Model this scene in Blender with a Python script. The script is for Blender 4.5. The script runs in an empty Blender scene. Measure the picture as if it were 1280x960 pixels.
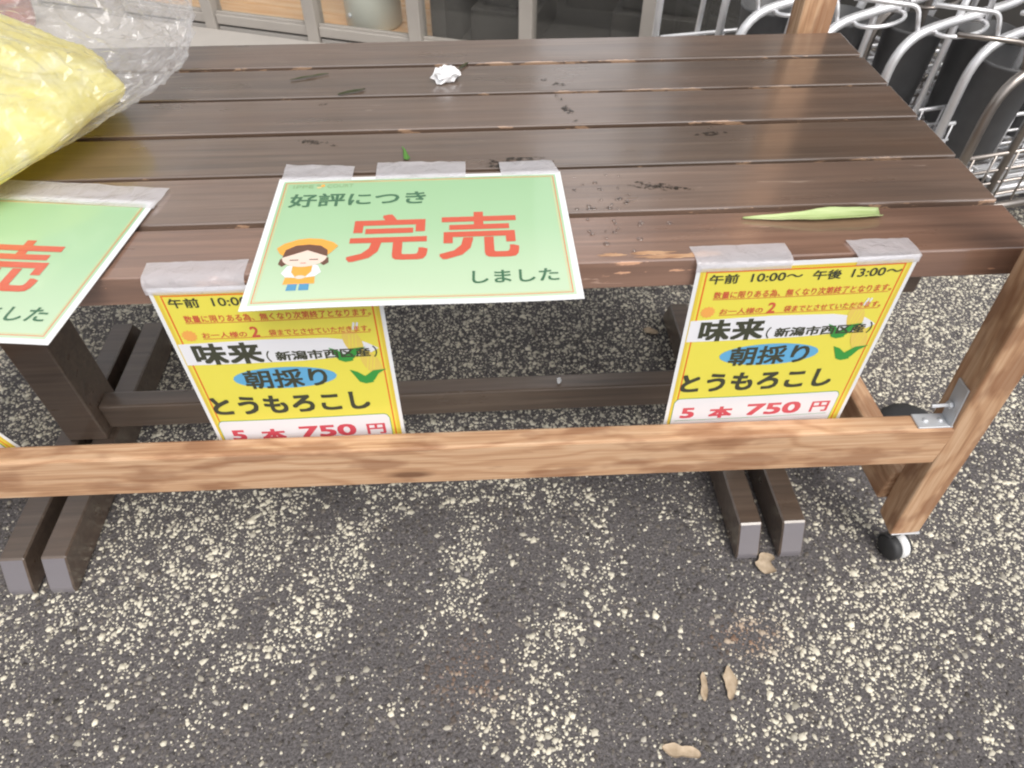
import bpy, bmesh, math, random
import numpy as np
from mathutils import Vector, Matrix, noise

random.seed(7)
rng = np.random.default_rng(11)
SC = bpy.context.scene
COL = SC.collection
R = math.radians
TZ = 0.56                                   # height of the table top above the asphalt

# ------------------------------------------------------------------ camera
cam_data = bpy.data.cameras.new('camera')
cam = bpy.data.objects.new('camera', cam_data)
COL.objects.link(cam)
SC.camera = cam
_pitch, _yaw, _roll = 0.8218, 0.0567, 0.0016
_f = Vector((math.sin(_yaw) * math.cos(_pitch), math.cos(_yaw) * math.cos(_pitch), -math.sin(_pitch)))
_r = _f.cross(Vector((0, 0, 1))).normalized()
_u = _r.cross(_f)
_r2 = _r * math.cos(_roll) + _u * math.sin(_roll)
_u2 = -_r * math.sin(_roll) + _u * math.cos(_roll)
cam.matrix_world = Matrix(((_r2.x, _u2.x, -_f.x, 0.0249), (_r2.y, _u2.y, -_f.y, -0.5229),
                           (_r2.z, _u2.z, -_f.z, 0.4019 + TZ), (0, 0, 0, 1)))
cam_data.sensor_width = 36
cam_data.lens = 881.35 / 1280 * 36
cam_data.clip_start = 0.02
cam_data.clip_end = 500
cam_data.dof.use_dof = True
cam_data.dof.focus_distance = 0.80
cam_data.dof.aperture_fstop = 10.0

# ------------------------------------------------------------------ sky, sun, exposure
world = bpy.data.worlds.new('World')
SC.world = world
world.use_nodes = True
wn, wl = world.node_tree.nodes, world.node_tree.links
wn.clear()
SUN_EL, SUN_AZ = R(56), R(160)              # bright overcast light from behind and right of the camera
sky = wn.new('ShaderNodeTexSky')
sky.sky_type = 'NISHITA'
sky.sun_disc = False
sky.sun_elevation = SUN_EL
sky.sun_rotation = SUN_AZ
sky.dust_density = 3.0
hs = wn.new('ShaderNodeHueSaturation')
hs.inputs['Saturation'].default_value = 0.12
bg = wn.new('ShaderNodeBackground')
bg.inputs['Strength'].default_value = 0.15
wo = wn.new('ShaderNodeOutputWorld')
wl.new(sky.outputs[0], hs.inputs['Color'])
wl.new(hs.outputs[0], bg.inputs[0])
wl.new(bg.outputs[0], wo.inputs[0])
sun_data = bpy.data.lights.new('sun', 'SUN')
sun_data.energy = 1.5
sun_data.angle = R(34)
sun_data.color = (1.0, 0.94, 0.86)
sun = bpy.data.objects.new('sun', sun_data)
COL.objects.link(sun)
_sd = Vector((math.sin(SUN_AZ) * math.cos(SUN_EL), math.cos(SUN_AZ) * math.cos(SUN_EL), math.sin(SUN_EL)))
sun.rotation_euler = _sd.to_track_quat('Z', 'Y').to_euler()
SC.view_settings.view_transform = 'Standard'
SC.view_settings.look = 'None'
SC.view_settings.gamma = 1
SC.view_settings.use_curve_mapping = False
SC.view_settings.exposure = 0.33
SC.render.engine = 'CYCLES'
SC.cycles.filter_width = 2.1
SC.cycles.transparent_max_bounces = 16


# ------------------------------------------------------------------ materials
class Mat:
    """small helper round a node tree"""
    def __init__(self, name):
        self.m = bpy.data.materials.new(name)
        self.m.use_nodes = True
        self.n = self.m.node_tree.nodes
        self.l = self.m.node_tree.links
        self.b = self.n['Principled BSDF']
        self.out = self.n['Material Output']

    def new(self, t, **kw):
        k = self.n.new(t)
        for a, v in kw.items():
            setattr(k, a, v)
        return k

    def link(self, a, b):
        self.l.new(a, b)

    def math(self, op, a, b=None, clamp=False):
        k = self.n.new('ShaderNodeMath')
        k.operation = op
        k.use_clamp = clamp
        for i, v in enumerate((a, b)):
            if v is None:
                continue
            if isinstance(v, (int, float)):
                k.inputs[i].default_value = v
            else:
                self.l.new(v, k.inputs[i])
        return k.outputs[0]

    def mapping(self, coord, scale, loc=(0, 0, 0)):
        k = self.n.new('ShaderNodeMapping')
        k.inputs['Scale'].default_value = scale
        k.inputs['Location'].default_value = loc
        self.l.new(coord, k.inputs[0])
        return k.outputs[0]

    def noise(self, coord, scale, detail=4, rough=0.55, dist=0.0):
        k = self.n.new('ShaderNodeTexNoise')
        k.inputs['Scale'].default_value = scale
        k.inputs['Detail'].default_value = detail
        k.inputs['Roughness'].default_value = rough
        k.inputs['Distortion'].default_value = dist
        if coord is not None:
            self.l.new(coord, k.inputs['Vector'])
        return k.outputs['Fac']

    def ramp(self, fac, stops):
        k = self.n.new('ShaderNodeValToRGB')
        e = k.color_ramp.elements
        while len(e) < len(stops):
            e.new(0.5)
        for i, (p, c) in enumerate(stops):
            e[i].position = p
            e[i].color = c if len(c) == 4 else (*c, 1)
        self.l.new(fac, k.inputs[0])
        return k.outputs[0]

    def mix(self, fac, a, b):
        k = self.n.new('ShaderNodeMix')
        k.data_type = 'RGBA'
        for s, v in ((k.inputs[0], fac), (k.inputs[6], a), (k.inputs[7], b)):
            if isinstance(v, (int, float)):
                s.default_value = v
            elif isinstance(v, tuple):
                s.default_value = (*v, 1) if len(v) == 3 else v
            else:
                self.l.new(v, s)
        return k.outputs[2]

    def bump(self, h, strength=0.3, dist=0.002):
        k = self.n.new('ShaderNodeBump')
        k.inputs['Strength'].default_value = strength
        k.inputs['Distance'].default_value = dist
        self.l.new(h, k.inputs['Height'])
        self.l.new(k.outputs[0], self.b.inputs['Normal'])

    def set(self, sock, v):
        s = self.b.inputs[sock]
        if isinstance(v, (int, float)):
            s.default_value = v
        elif isinstance(v, tuple):
            s.default_value = (*v, 1) if len(v) == 3 else v
        else:
            self.l.new(v, s)

    def coord(self, which='Object', per_object=True):
        tc = self.n.new('ShaderNodeTexCoord')
        o = tc.outputs[which]
        if per_object:
            oi = self.n.new('ShaderNodeObjectInfo')
            va = self.n.new('ShaderNodeVectorMath')
            va.operation = 'SCALE'
            va.inputs[0].default_value = (13.1, 7.7, 5.3)
            self.l.new(oi.outputs['Random'], va.inputs['Scale'])
            ad = self.n.new('ShaderNodeVectorMath')
            ad.operation = 'ADD'
            self.l.new(o, ad.inputs[0])
            self.l.new(va.outputs[0], ad.inputs[1])
            o = ad.outputs[0]
        return o


def simple(name, col, rough=0.5, metal=0.0, var=0.12, nscale=40, spec=0.5, bump=0.0, coat=0.0):
    """plain coloured surface with slight unevenness"""
    m = Mat(name)
    c = m.coord()
    n = m.noise(c, nscale, 4)
    lo = tuple(max(0, k * (1 - var)) for k in col)
    hi = tuple(min(1, k * (1 + var)) for k in col)
    m.set('Base Color', m.ramp(n, [(0.3, lo), (0.7, hi)]))
    m.set('Roughness', m.math('ADD', m.math('MULTIPLY', n, 0.2), rough - 0.1))
    m.set('Metallic', metal)
    m.set('Specular IOR Level', spec)
    if coat:
        m.set('Coat Weight', coat)
        m.set('Coat Roughness', 0.12)
    if bump:
        m.bump(n, bump, 0.001)
    return m.m


def table_wood(name, wear=True, dark=1.0):
    m = Mat(name)
    c = m.coord()
    g = m.noise(m.mapping(c, (2.2, 60, 60)), 1.6, 7, 0.62, 0.6)
    b = m.noise(m.mapping(c, (3.0, 9, 9)), 1.3, 4)
    col = m.ramp(g, [(0.28, (0.090 * dark, 0.067 * dark, 0.053 * dark)), (0.52, (0.145 * dark, 0.105 * dark, 0.080 * dark)),
                     (0.75, (0.205 * dark, 0.152 * dark, 0.116 * dark))])
    col = m.mix(m.ramp(b, [(0.45, (0, 0, 0)), (0.75, (0.5, 0.5, 0.5))]), col, (0.185 * dark, 0.115 * dark, 0.078 * dark))
    h = g
    if wear:
        gen = m.n.new('ShaderNodeTexCoord').outputs['Generated']
        sx = m.n.new('ShaderNodeSeparateXYZ')
        m.link(gen, sx.inputs[0])
        e = m.math('MULTIPLY', m.math('ABSOLUTE', m.math('SUBTRACT', sx.outputs[1], 0.5)), 2.0)   # 0 middle .. 1 edge
        e = m.math('POWER', e, 22.0)
        wn_ = m.noise(m.mapping(c, (14, 60, 60)), 1.5, 5, 0.65)
        wn2 = m.noise(m.mapping(c, (2.5, 3, 3)), 1.5, 2)
        w = m.math('ADD', m.math('MULTIPLY', e, 0.33), m.math('ADD', wn_, m.math('MULTIPLY', m.math('SUBTRACT', wn2, 0.5), 0.55)))
        wm = m.ramp(w, [(0.93, (0, 0, 0)), (0.96, (1, 1, 1))])
        col = m.mix(wm, col, (0.44, 0.30, 0.20))
        scr = m.noise(m.mapping(c, (9, 90, 90)), 1.2, 3, 0.5, 1.0)
        sm = m.ramp(scr, [(0.715, (0, 0, 0)), (0.74, (0.55, 0.55, 0.55))])
        col = m.mix(sm, col, (0.34, 0.28, 0.23))
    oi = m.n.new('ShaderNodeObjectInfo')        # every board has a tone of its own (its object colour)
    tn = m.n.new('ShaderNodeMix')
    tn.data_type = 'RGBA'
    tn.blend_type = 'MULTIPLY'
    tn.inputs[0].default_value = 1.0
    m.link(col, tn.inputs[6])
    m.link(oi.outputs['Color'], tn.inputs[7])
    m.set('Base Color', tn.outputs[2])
    rr = m.noise(m.mapping(c, (5, 22, 22)), 1.0, 5)
    m.set('Roughness', m.ramp(rr, [(0.3, (0.25, 0.25, 0.25)), (0.7, (0.42, 0.42, 0.42))]))
    m.set('Specular IOR Level', 0.6)
    m.set('Coat Weight', 1.0 if wear else 0.4)
    m.set('Coat IOR', 2.15)
    m.set('Coat Roughness', m.ramp(rr, [(0.3, (0.13, 0.13, 0.13)), (0.7, (0.24, 0.24, 0.24))]))
    m.bump(h, 0.35, 0.0012)
    return m.m


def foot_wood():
    """trestle stain with a paler grey on the end faces"""
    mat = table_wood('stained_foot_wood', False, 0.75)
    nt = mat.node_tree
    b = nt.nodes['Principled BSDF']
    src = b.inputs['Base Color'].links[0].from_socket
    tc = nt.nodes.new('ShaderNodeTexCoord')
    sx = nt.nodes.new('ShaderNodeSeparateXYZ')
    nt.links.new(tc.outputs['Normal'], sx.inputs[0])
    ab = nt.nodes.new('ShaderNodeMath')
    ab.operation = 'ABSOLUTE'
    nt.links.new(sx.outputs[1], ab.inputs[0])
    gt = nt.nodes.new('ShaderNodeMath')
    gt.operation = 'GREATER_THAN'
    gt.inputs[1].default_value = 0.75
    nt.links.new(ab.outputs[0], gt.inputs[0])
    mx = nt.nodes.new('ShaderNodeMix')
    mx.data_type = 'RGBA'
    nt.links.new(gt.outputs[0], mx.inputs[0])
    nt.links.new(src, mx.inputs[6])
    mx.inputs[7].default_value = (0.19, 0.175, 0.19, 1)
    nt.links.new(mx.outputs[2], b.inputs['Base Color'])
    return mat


def raw_wood(name):
    m = Mat(name)
    c = m.coord()
    warp = m.noise(m.mapping(c, (2.0, 6, 6)), 1.6, 3)
    sx = m.n.new('ShaderNodeSeparateXYZ')
    m.link(c, sx.inputs[0])
    yy = m.math('ADD', m.math('MULTIPLY', sx.outputs[1], 240), m.math('MULTIPLY', sx.outputs[2], 300))
    ph = m.math('ADD', yy, m.math('MULTIPLY', warp, 46))
    s = m.math('ADD', m.math('MULTIPLY', m.math('SINE', ph), 0.5), 0.5)
    s = m.math('POWER', s, 2.5)
    fine = m.noise(m.mapping(c, (5, 260, 260)), 1.2, 5, 0.65)
    f = m.math('ADD', m.math('MULTIPLY', s, 0.19), m.math('MULTIPLY', fine, 0.92))
    col = m.ramp(f, [(0.25, (0.70, 0.49, 0.32)), (0.55, (0.54, 0.32, 0.185)), (0.9, (0.30, 0.15, 0.075))])
    bl = m.noise(m.mapping(c, (9.5, 26, 26)), 1.25, 3, 0.5)
    col = m.mix(m.ramp(bl, [(0.49, (0, 0, 0)), (0.60, (0.60, 0.60, 0.60))]), col, (0.27, 0.125, 0.065))
    kn = m.n.new('ShaderNodeTexVoronoi')
    kn.inputs['Scale'].default_value = 1.0
    m.link(m.mapping(c, (3.4, 14, 14)), kn.inputs['Vector'])
    col = m.mix(m.ramp(kn.outputs['Distance'], [(0.05, (0.85, 0.85, 0.85)), (0.11, (0, 0, 0))]), col, (0.14, 0.06, 0.03))
    m.set('Base Color', col)
    m.set('Roughness', 0.62)
    m.set('Specular IOR Level', 0.35)
    m.bump(f, 0.35, 0.001)
    return m.m


def print_mat(name, col, col2=None):
    """ink under laminating film"""
    m = Mat(name)
    c = m.coord(per_object=False)
    n = m.noise(c, 60, 3)
    a = tuple(k * 0.97 for k in col)
    m.set('Base Color', m.mix(n, a, col))
    m.set('Roughness', 0.28)
    m.set('Specular IOR Level', 0.35)
    m.set('Coat Weight', 0.9)
    m.set('Coat Roughness', 0.07)
    wv = m.noise(c, 14, 2)
    k = m.n.new('ShaderNodeBump')
    k.inputs['Strength'].default_value = 0.25
    k.inputs['Distance'].default_value = 0.004
    m.link(wv, k.inputs['Height'])
    m.link(k.outputs[0], m.b.inputs['Coat Normal'])
    return m.m


def metal(name, col, rough=0.3, var=0.1):
    m = Mat(name)
    c = m.coord()
    n = m.noise(c, 30, 5)
    m.set('Base Color', m.ramp(n, [(0.3, tuple(k * (1 - var) for k in col)), (0.7, col)]))
    m.set('Metallic', 1.0 if col[0] < 0.7 else 0.70)
    m.set('Roughness', m.math('ADD', m.math('MULTIPLY', n, 0.25), rough - 0.12))
    return m.m


def thin_fresnel(m, ior):
    """Fresnel for thin sheets: the same on the way out as on the way in"""
    fr = m.new('ShaderNodeFresnel')
    g = m.new('ShaderNodeNewGeometry')
    m.link(m.math('ADD', m.math('MULTIPLY', g.outputs['Backfacing'], 1.0 / ior - ior), ior), fr.inputs['IOR'])
    return fr


def film(name, base=0.22, tint=(0.95, 0.94, 0.96), rough=0.12, bscale=55, bstr=0.9, bdist=0.004):
    """clear plastic film: mostly see-through, glossy where creased"""
    m = Mat(name)
    m.n.remove(m.b)
    tr = m.new('ShaderNodeBsdfTransparent')
    tr.inputs[0].default_value = (0.97, 0.97, 0.97, 1)
    gl = m.new('ShaderNodeBsdfGlossy')
    gl.inputs['Color'].default_value = (*tint, 1)
    gl.inputs['Roughness'].default_value = rough
    df = m.new('ShaderNodeBsdfDiffuse')
    df.inputs['Color'].default_value = (*tint, 1)
    tl = m.new('ShaderNodeBsdfTranslucent')
    tl.inputs['Color'].default_value = (*tint, 1)
    c = m.coord()
    h1 = m.noise(c, bscale, 5, 0.6, 1.2)
    vo = m.new('ShaderNodeTexVoronoi')
    vo.feature = 'DISTANCE_TO_EDGE'
    vo.inputs['Scale'].default_value = bscale * 0.7
    m.link(c, vo.inputs['Vector'])
    h = m.math('ADD', h1, m.math('MULTIPLY', vo.outputs[0], 0.8))
    bp = m.new('ShaderNodeBump')
    bp.inputs['Strength'].default_value = bstr
    bp.inputs['Distance'].default_value = bdist
    m.link(h, bp.inputs['Height'])
    for k in (gl, df, tl):
        m.link(bp.outputs[0], k.inputs['Normal'])
    fr = thin_fresnel(m, 1.5)
    m.link(bp.outputs[0], fr.inputs['Normal'])
    m1 = m.new('ShaderNodeMixShader')
    m1.inputs[0].default_value = 0.5
    m.link(df.outputs[0], m1.inputs[1])
    m.link(tl.outputs[0], m1.inputs[2])
    milky = m.new('ShaderNodeMixShader')
    milky.inputs[0].default_value = base
    m.link(tr.outputs[0], milky.inputs[1])
    m.link(m1.outputs[0], milky.inputs[2])
    m2 = m.new('ShaderNodeMixShader')
    fac = m.math('ADD', fr.outputs[0], m.ramp(h1, [(0.6, (0, 0, 0)), (0.75, (0.25, 0.25, 0.25))]), True)
    m.link(fac, m2.inputs[0])
    m.link(milky.outputs[0], m2.inputs[1])
    m.link(gl.outputs[0], m2.inputs[2])
    m.link(m2.outputs[0], m.out.inputs[0])
    return m.m


def leaf_mat(name, c1, c2, scale=(8, 160, 160), tl=0.3, rough=0.45):
    m = Mat(name)
    c = m.coord()
    n = m.noise(m.mapping(c, scale), 1.4, 4)
    col = m.ramp(n, [(0.3, c1), (0.7, c2)])
    m.set('Base Color', col)
    m.set('Roughness', rough)
    m.set('Subsurface Weight', 0.0)
    m.bump(n, 0.4, 0.0006)
    return m.m


def damp_mat():
    """ragged damp mark: dark where soaked, bare wood between"""
    m = Mat('damp_wood')
    c = m.coord()
    n = m.noise(c, 130, 5, 0.7)
    m.set('Base Color', (0.030, 0.023, 0.017))
    m.set('Roughness', 0.35)
    m.set('Alpha', m.ramp(n, [(0.46, (0, 0, 0)), (0.58, (0.8, 0.8, 0.8))]))
    return m.m


def glass_mat():
    m = Mat('window_glass')
    m.n.remove(m.b)
    tr = m.new('ShaderNodeBsdfTransparent')
    tr.inputs[0].default_value = (0.975, 0.98, 0.975, 1)
    gl = m.new('ShaderNodeBsdfGlossy')
    gl.inputs['Roughness'].default_value = 0.02
    fr = thin_fresnel(m, 1.45)
    c = m.coord()
    dirt = m.noise(c, 9, 5)
    df = m.new('ShaderNodeBsdfDiffuse')
    df.inputs[0].default_value = (0.5, 0.48, 0.45, 1)
    mx = m.new('ShaderNodeMixShader')
    m.link(m.ramp(dirt, [(0.35, (0.01, 0.01, 0.01)), (0.75, (0.05, 0.05, 0.05))]), mx.inputs[0])
    m.link(tr.outputs[0], mx.inputs[1])
    m.link(df.outputs[0], mx.inputs[2])
    m2 = m.new('ShaderNodeMixShader')
    m.link(fr.outputs[0], m2.inputs[0])
    m.link(mx.outputs[0], m2.inputs[1])
    m.link(gl.outputs[0], m2.inputs[2])
    m.link(m2.outputs[0], m.out.inputs[0])
    return m.m


def asphalt_mat():
    m = Mat('asphalt')
    c = m.coord(per_object=False)
    n = m.noise(c, 260, 4, 0.7)
    big = m.noise(c, 3.0, 4)
    col = m.ramp(n, [(0.34, (0.055, 0.050, 0.051)), (0.66, (0.195, 0.180, 0.182))])
    vo = m.new('ShaderNodeTexVoronoi')
    vo.inputs['Scale'].default_value = 120
    m.link(c, vo.inputs['Vector'])
    hv = m.n.new('ShaderNodeSeparateColor')
    m.link(vo.outputs['Color'], hv.inputs[0])
    near = m.ramp(vo.outputs['Distance'], [(0.34, (1, 1, 1)), (0.42, (0, 0, 0))])
    pick = m.math('GREATER_THAN', m.math('ADD', hv.outputs[0], m.math('MULTIPLY', big, 0.5)), 0.93)
    # beyond the modelled stones only
    geo = m.new('ShaderNodeNewGeometry')
    sx = m.n.new('ShaderNodeSeparateXYZ')
    m.link(geo.outputs['Position'], sx.inputs[0])
    far = m.math('MAXIMUM', m.math('GREATER_THAN', sx.outputs[1], 0.86), m.math('GREATER_THAN', m.math('ABSOLUTE', sx.outputs[0]), 1.5))
    col = m.mix(m.math('MULTIPLY', m.math('MULTIPLY', near, pick), far), col, (0.55, 0.51, 0.40))
    m.set('Base Color', col)
    m.set('Roughness', 0.85)
    m.set('Specular IOR Level', 0.3)
    m.bump(n, 0.8, 0.004)
    return m.m


def stone_mat():
    m = Mat('asphalt_stone')
    at = m.new('ShaderNodeAttribute')
    at.attribute_name = 'tone'
    c = m.coord(per_object=False)
    n = m.noise(c, 900, 3, 0.6)
    k = m.new('ShaderNodeMix')
    k.data_type = 'RGBA'
    k.blend_type = 'MULTIPLY'
    k.inputs[0].default_value = 0.3
    m.link(at.outputs['Color'], k.inputs[6])
    m.link(m.ramp(n, [(0.3, (0.55, 0.55, 0.55)), (0.7, (1, 1, 1))]), k.inputs[7])
    m.set('Base Color', k.outputs[2])
    m.set('Roughness', 0.72)
    m.set('Specular IOR Level', 0.35)
    m.bump(n, 0.4, 0.001)
    return m.m


M = dict(
    table=table_wood('stained_table_wood'), table_under=table_wood('stained_trestle_wood', False, 0.95),
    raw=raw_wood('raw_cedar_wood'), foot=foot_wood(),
    steel=metal('galvanised_steel', (0.72, 0.74, 0.77), 0.62), chrome=metal('bright_chrome_tube', (0.93, 0.93, 0.95), 0.40),
    browntube=metal('dull_steel_tube', (0.42, 0.38, 0.35), 0.36),
    rubber=simple('black_rubber', (0.035, 0.035, 0.037), 0.6), blackplastic=simple('black_plastic', (0.10, 0.10, 0.103), 0.45),
    whitelabel=simple('white_sticker', (0.8, 0.8, 0.8), 0.4, var=0.04),
    lam=print_mat('laminated_white', (0.86, 0.87, 0.88)), pyellow=print_mat('yellow_ink', (0.84, 0.75, 0.10)),
    pdeep=print_mat('golden_ink', (0.80, 0.60, 0.07)),
    porange=print_mat('orange_red_ink', (0.83, 0.17, 0.035)), pred=print_mat('red_ink', (0.66, 0.115, 0.065)),
    pdark=print_mat('black_ink', (0.060, 0.064, 0.040)), pgreen=print_mat('dark_green_ink', (0.060, 0.17, 0.09)),
    pblue=print_mat('sky_blue_ink', (0.14, 0.44, 0.72)), pwhite=print_mat('white_ink', (0.84, 0.84, 0.88)),
    pleaf=print_mat('leaf_green_ink', (0.05, 0.33, 0.06)), pcorn=print_mat('corn_yellow_ink', (0.82, 0.62, 0.13)),
    psun=print_mat('sun_orange_ink', (0.90, 0.42, 0.10)), ppink=print_mat('pink_red_ink', (0.66, 0.085, 0.12)),
    pskin=print_mat('skin_ink', (0.88, 0.70, 0.60)), pkerch=print_mat('orange_ink', (0.90, 0.42, 0.07)),
    phair=print_mat('brown_ink', (0.16, 0.075, 0.05)), pshoe=print_mat('blue_ink', (0.10, 0.33, 0.55)),
    plogo=print_mat('muted_green_ink', (0.30, 0.45, 0.24)), pgold=print_mat('pale_gold_ink', (0.72, 0.62, 0.30)),
    tape=film('clear_tape', 0.70, (0.93, 0.91, 0.95), 0.2, 45, 0.7, 0.004),
    bagfilm=film('clear_bag_film', 0.15, (1.0, 0.99, 1.0), 0.15, 36, 0.4, 0.005),
    paper=simple('white_tissue', (0.86, 0.86, 0.88), 0.8, var=0.03, spec=0.2),
    husk=leaf_mat('corn_husk', (0.30, 0.43, 0.13), (0.60, 0.67, 0.36)), blade=leaf_mat('green_blade', (0.07, 0.20, 0.03), (0.13, 0.30, 0.06)),
    scrap=leaf_mat('dark_leaf_scrap', (0.030, 0.034, 0.014), (0.07, 0.07, 0.03)),
    dry=leaf_mat('dry_tan_leaf', (0.36, 0.27, 0.18), (0.56, 0.45, 0.33), (60, 60, 60), rough=0.8),
    frame=simple('beige_aluminium', (0.36, 0.33, 0.30), 0.45, var=0.05, nscale=12), kick=simple('pale_beige_panel', (0.42, 0.39, 0.36), 0.6, var=0.06, nscale=9),
    groove=simple('shadow_gap_dark', (0.05, 0.045, 0.04), 0.7), glass=glass_mat(),
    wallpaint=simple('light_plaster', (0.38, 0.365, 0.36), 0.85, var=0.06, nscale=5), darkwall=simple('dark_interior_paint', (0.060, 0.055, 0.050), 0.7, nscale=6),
    roller=simple('frosted_white_plastic', (0.70, 0.72, 0.64), 0.4, var=0.04, nscale=8), crate=simple('black_crate', (0.04, 0.038, 0.035), 0.5),
    crateslot=simple('tan_card', (0.52, 0.42, 0.28), 0.7), clay=simple('red_clay', (0.34, 0.06, 0.035), 0.55, nscale=14),
    asphalt=asphalt_mat(), stone=stone_mat(),
)
# indoor boards: pale orange flooring
_m = Mat('indoor_floor_wood')
_c = _m.coord()
_g = _m.noise(_m.mapping(_c, (3, 26, 26)), 1.4, 5, 0.55, 0.4)
_m.set('Base Color', _m.ramp(_g, [(0.3, (0.70, 0.36, 0.14)), (0.7, (0.86, 0.60, 0.36))]))
_m.set('Roughness', 0.35)
M['floorwood'] = _m.m
# green print, deeper at the top of the sheet and paler at the foot, as printed
_m = Mat('green_printed_ground')
_a = _m.new('ShaderNodeAttribute')
_a.attribute_name = 'sheet'
_s = _m.n.new('ShaderNodeSeparateColor')
_m.link(_a.outputs['Color'], _s.inputs[0])
_m.set('Base Color', _m.ramp(_s.outputs[0], [(0.0, (0.34, 0.56, 0.32)), (0.45, (0.40, 0.61, 0.37)), (1.0, (0.58, 0.72, 0.51))]))
_m.set('Roughness', 0.28)
_m.set('Specular IOR Level', 0.35)
_m.set('Coat Weight', 0.9)
_m.set('Coat Roughness', 0.07)
M['pgreenbg'] = _m.m
# translucent yellow polythene
_m = Mat('yellow_polythene')
_m.set('Base Color', (0.93, 0.78, 0.10))
_m.set('Roughness', 0.33)
_c = _m.coord()
_n = _m.noise(_m.mapping(_c, (1, 1, 1)), 26, 5, 0.6, 0.8)
_m.set('Base Color', _m.ramp(_n, [(0.30, (0.93, 0.80, 0.16)), (0.52, (0.95, 0.90, 0.38)), (0.72, (0.96, 0.94, 0.60))]))
_m.bump(_n, 0.4, 0.005)
_tl = _m.new('ShaderNodeBsdfTranslucent')
_tl.inputs[0].default_value = (0.97, 0.86, 0.20, 1)
_mx = _m.new('ShaderNodeMixShader')
_mx.inputs[0].default_value = 0.35
_m.link(_m.b.outputs[0], _mx.inputs[1])
_m.link(_tl.outputs[0], _mx.inputs[2])
_m.link(_mx.outputs[0], _m.out.inputs[0])
M['yellowbag'] = _m.m


# ------------------------------------------------------------------ object helpers
def link_obj(name, me, mat=None, parent=None, loc=(0, 0, 0), rot=(0, 0, 0), smooth=False):
    o = bpy.data.objects.new(name, me)
    COL.objects.link(o)
    if mat is not None and me is not None and not me.materials:
        me.materials.append(mat)
    if parent is not None:
        o.parent = parent
    o.location = loc
    o.rotation_euler = rot
    if smooth and me is not None:
        me.polygons.foreach_set('use_smooth', [True] * len(me.polygons))
    return o


def tag(o, label=None, cat=None, group=None, kind=None):
    if label:
        o['label'] = label
    if cat:
        o['category'] = cat
    if group:
        o['group'] = group
    if kind:
        o['kind'] = kind
    return o


def thing(name, label, cat, loc=(0, 0, 0), rot=(0, 0, 0), group=None):
    o = bpy.data.objects.new(name, None)
    o.empty_display_size = 0.05
    COL.objects.link(o)
    o.location = loc
    o.rotation_euler = rot
    return tag(o, label, cat, group)


def mesh(name, v, f):
    me = bpy.data.meshes.new(name)
    me.from_pydata([tuple(p) for p in v], [], f)
    me.update()
    return me


def from_bm(name, bm):
    me = bpy.data.meshes.new(name)
    bm.normal_update()
    bm.to_mesh(me)
    bm.free()
    return me


def box_me(name, sx, sy, sz, bev=0.002, seg=2, center=(0, 0, 0)):
    bm = bmesh.new()
    bmesh.ops.create_cube(bm, size=1)
    for v in bm.verts:
        v.co = Vector((v.co.x * sx + center[0], v.co.y * sy + center[1], v.co.z * sz + center[2]))
    if bev > 0:
        bmesh.ops.bevel(bm, geom=bm.edges[:], offset=bev, segments=seg, profile=0.5, affect='EDGES')
    return from_bm(name, bm)


def box(name, x0, x1, y0, y1, z0, z1, mat, parent=None, origin=(0, 0, 0), bev=0.002, seg=2):
    """axis-aligned bevelled box; origin = the parent's world location"""
    me = box_me(name, x1 - x0, y1 - y0, z1 - z0, bev, seg)
    return link_obj(name, me, mat, parent, ((x0 + x1) / 2 - origin[0], (y0 + y1) / 2 - origin[1], (z0 + z1) / 2 - origin[2]))


def tube_geo(V, F, pts, r, n=10, cap=True):
    pts = [Vector(p) for p in pts]
    b = len(V)
    prev = None
    for i, p in enumerate(pts):
        t = (pts[min(i + 1, len(pts) - 1)] - pts[max(i - 1, 0)]).normalized()
        if prev is None:
            a = t.orthogonal().normalized()
        else:
            a = (prev - t * prev.dot(t)).normalized()
        prev = a
        c = t.cross(a)
        rr = r[i] if isinstance(r, (list, tuple)) else r
        for k in range(n):
            an = 2 * math.pi * k / n
            V.append(p + (a * math.cos(an) + c * math.sin(an)) * rr)
    for i in range(len(pts) - 1):
        for k in range(n):
            F.append((b + i * n + k, b + i * n + (k + 1) % n, b + (i + 1) * n + (k + 1) % n, b + (i + 1) * n + k))
    if cap:
        F.append(tuple(b + k for k in range(n))[::-1])
        F.append(tuple(b + (len(pts) - 1) * n + k for k in range(n)))


def tube(name, pts, r, mat, parent=None, n=10):
    V, F = [], []
    tube_geo(V, F, pts, r, n)
    return link_obj(name, mesh(name, V, F), mat, parent, smooth=True)


def round_path(pts, rad, seg=6):
    """polyline with rounded corners"""
    pts = [Vector(p) for p in pts]
    out = [pts[0]]
    for i in range(1, len(pts) - 1):
        a, b, c = pts[i - 1], pts[i], pts[i + 1]
        d1, d2 = (a - b), (c - b)
        k = min(rad, d1.length * 0.49, d2.length * 0.49)
        p0, p2 = b + d1.normalized() * k, b + d2.normalized() * k
        for j in range(seg + 1):
            t = j / seg
            out.append(p0.lerp(b, t).lerp(b.lerp(p2, t), t))
    out.append(pts[-1])
    return out


def lathe_me(name, prof, n=28, arc=2 * math.pi):
    V, F = [], []
    for (r, z) in prof:
        for k in range(n):
            a = arc * k / n
            V.append((r * math.cos(a), r * math.sin(a), z))
    for i in range(len(prof) - 1):
        for k in range(n):
            F.append((i * n + k, i * n + (k + 1) % n, (i + 1) * n + (k + 1) % n, (i + 1) * n + k))
    return mesh(name, V, F)


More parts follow.
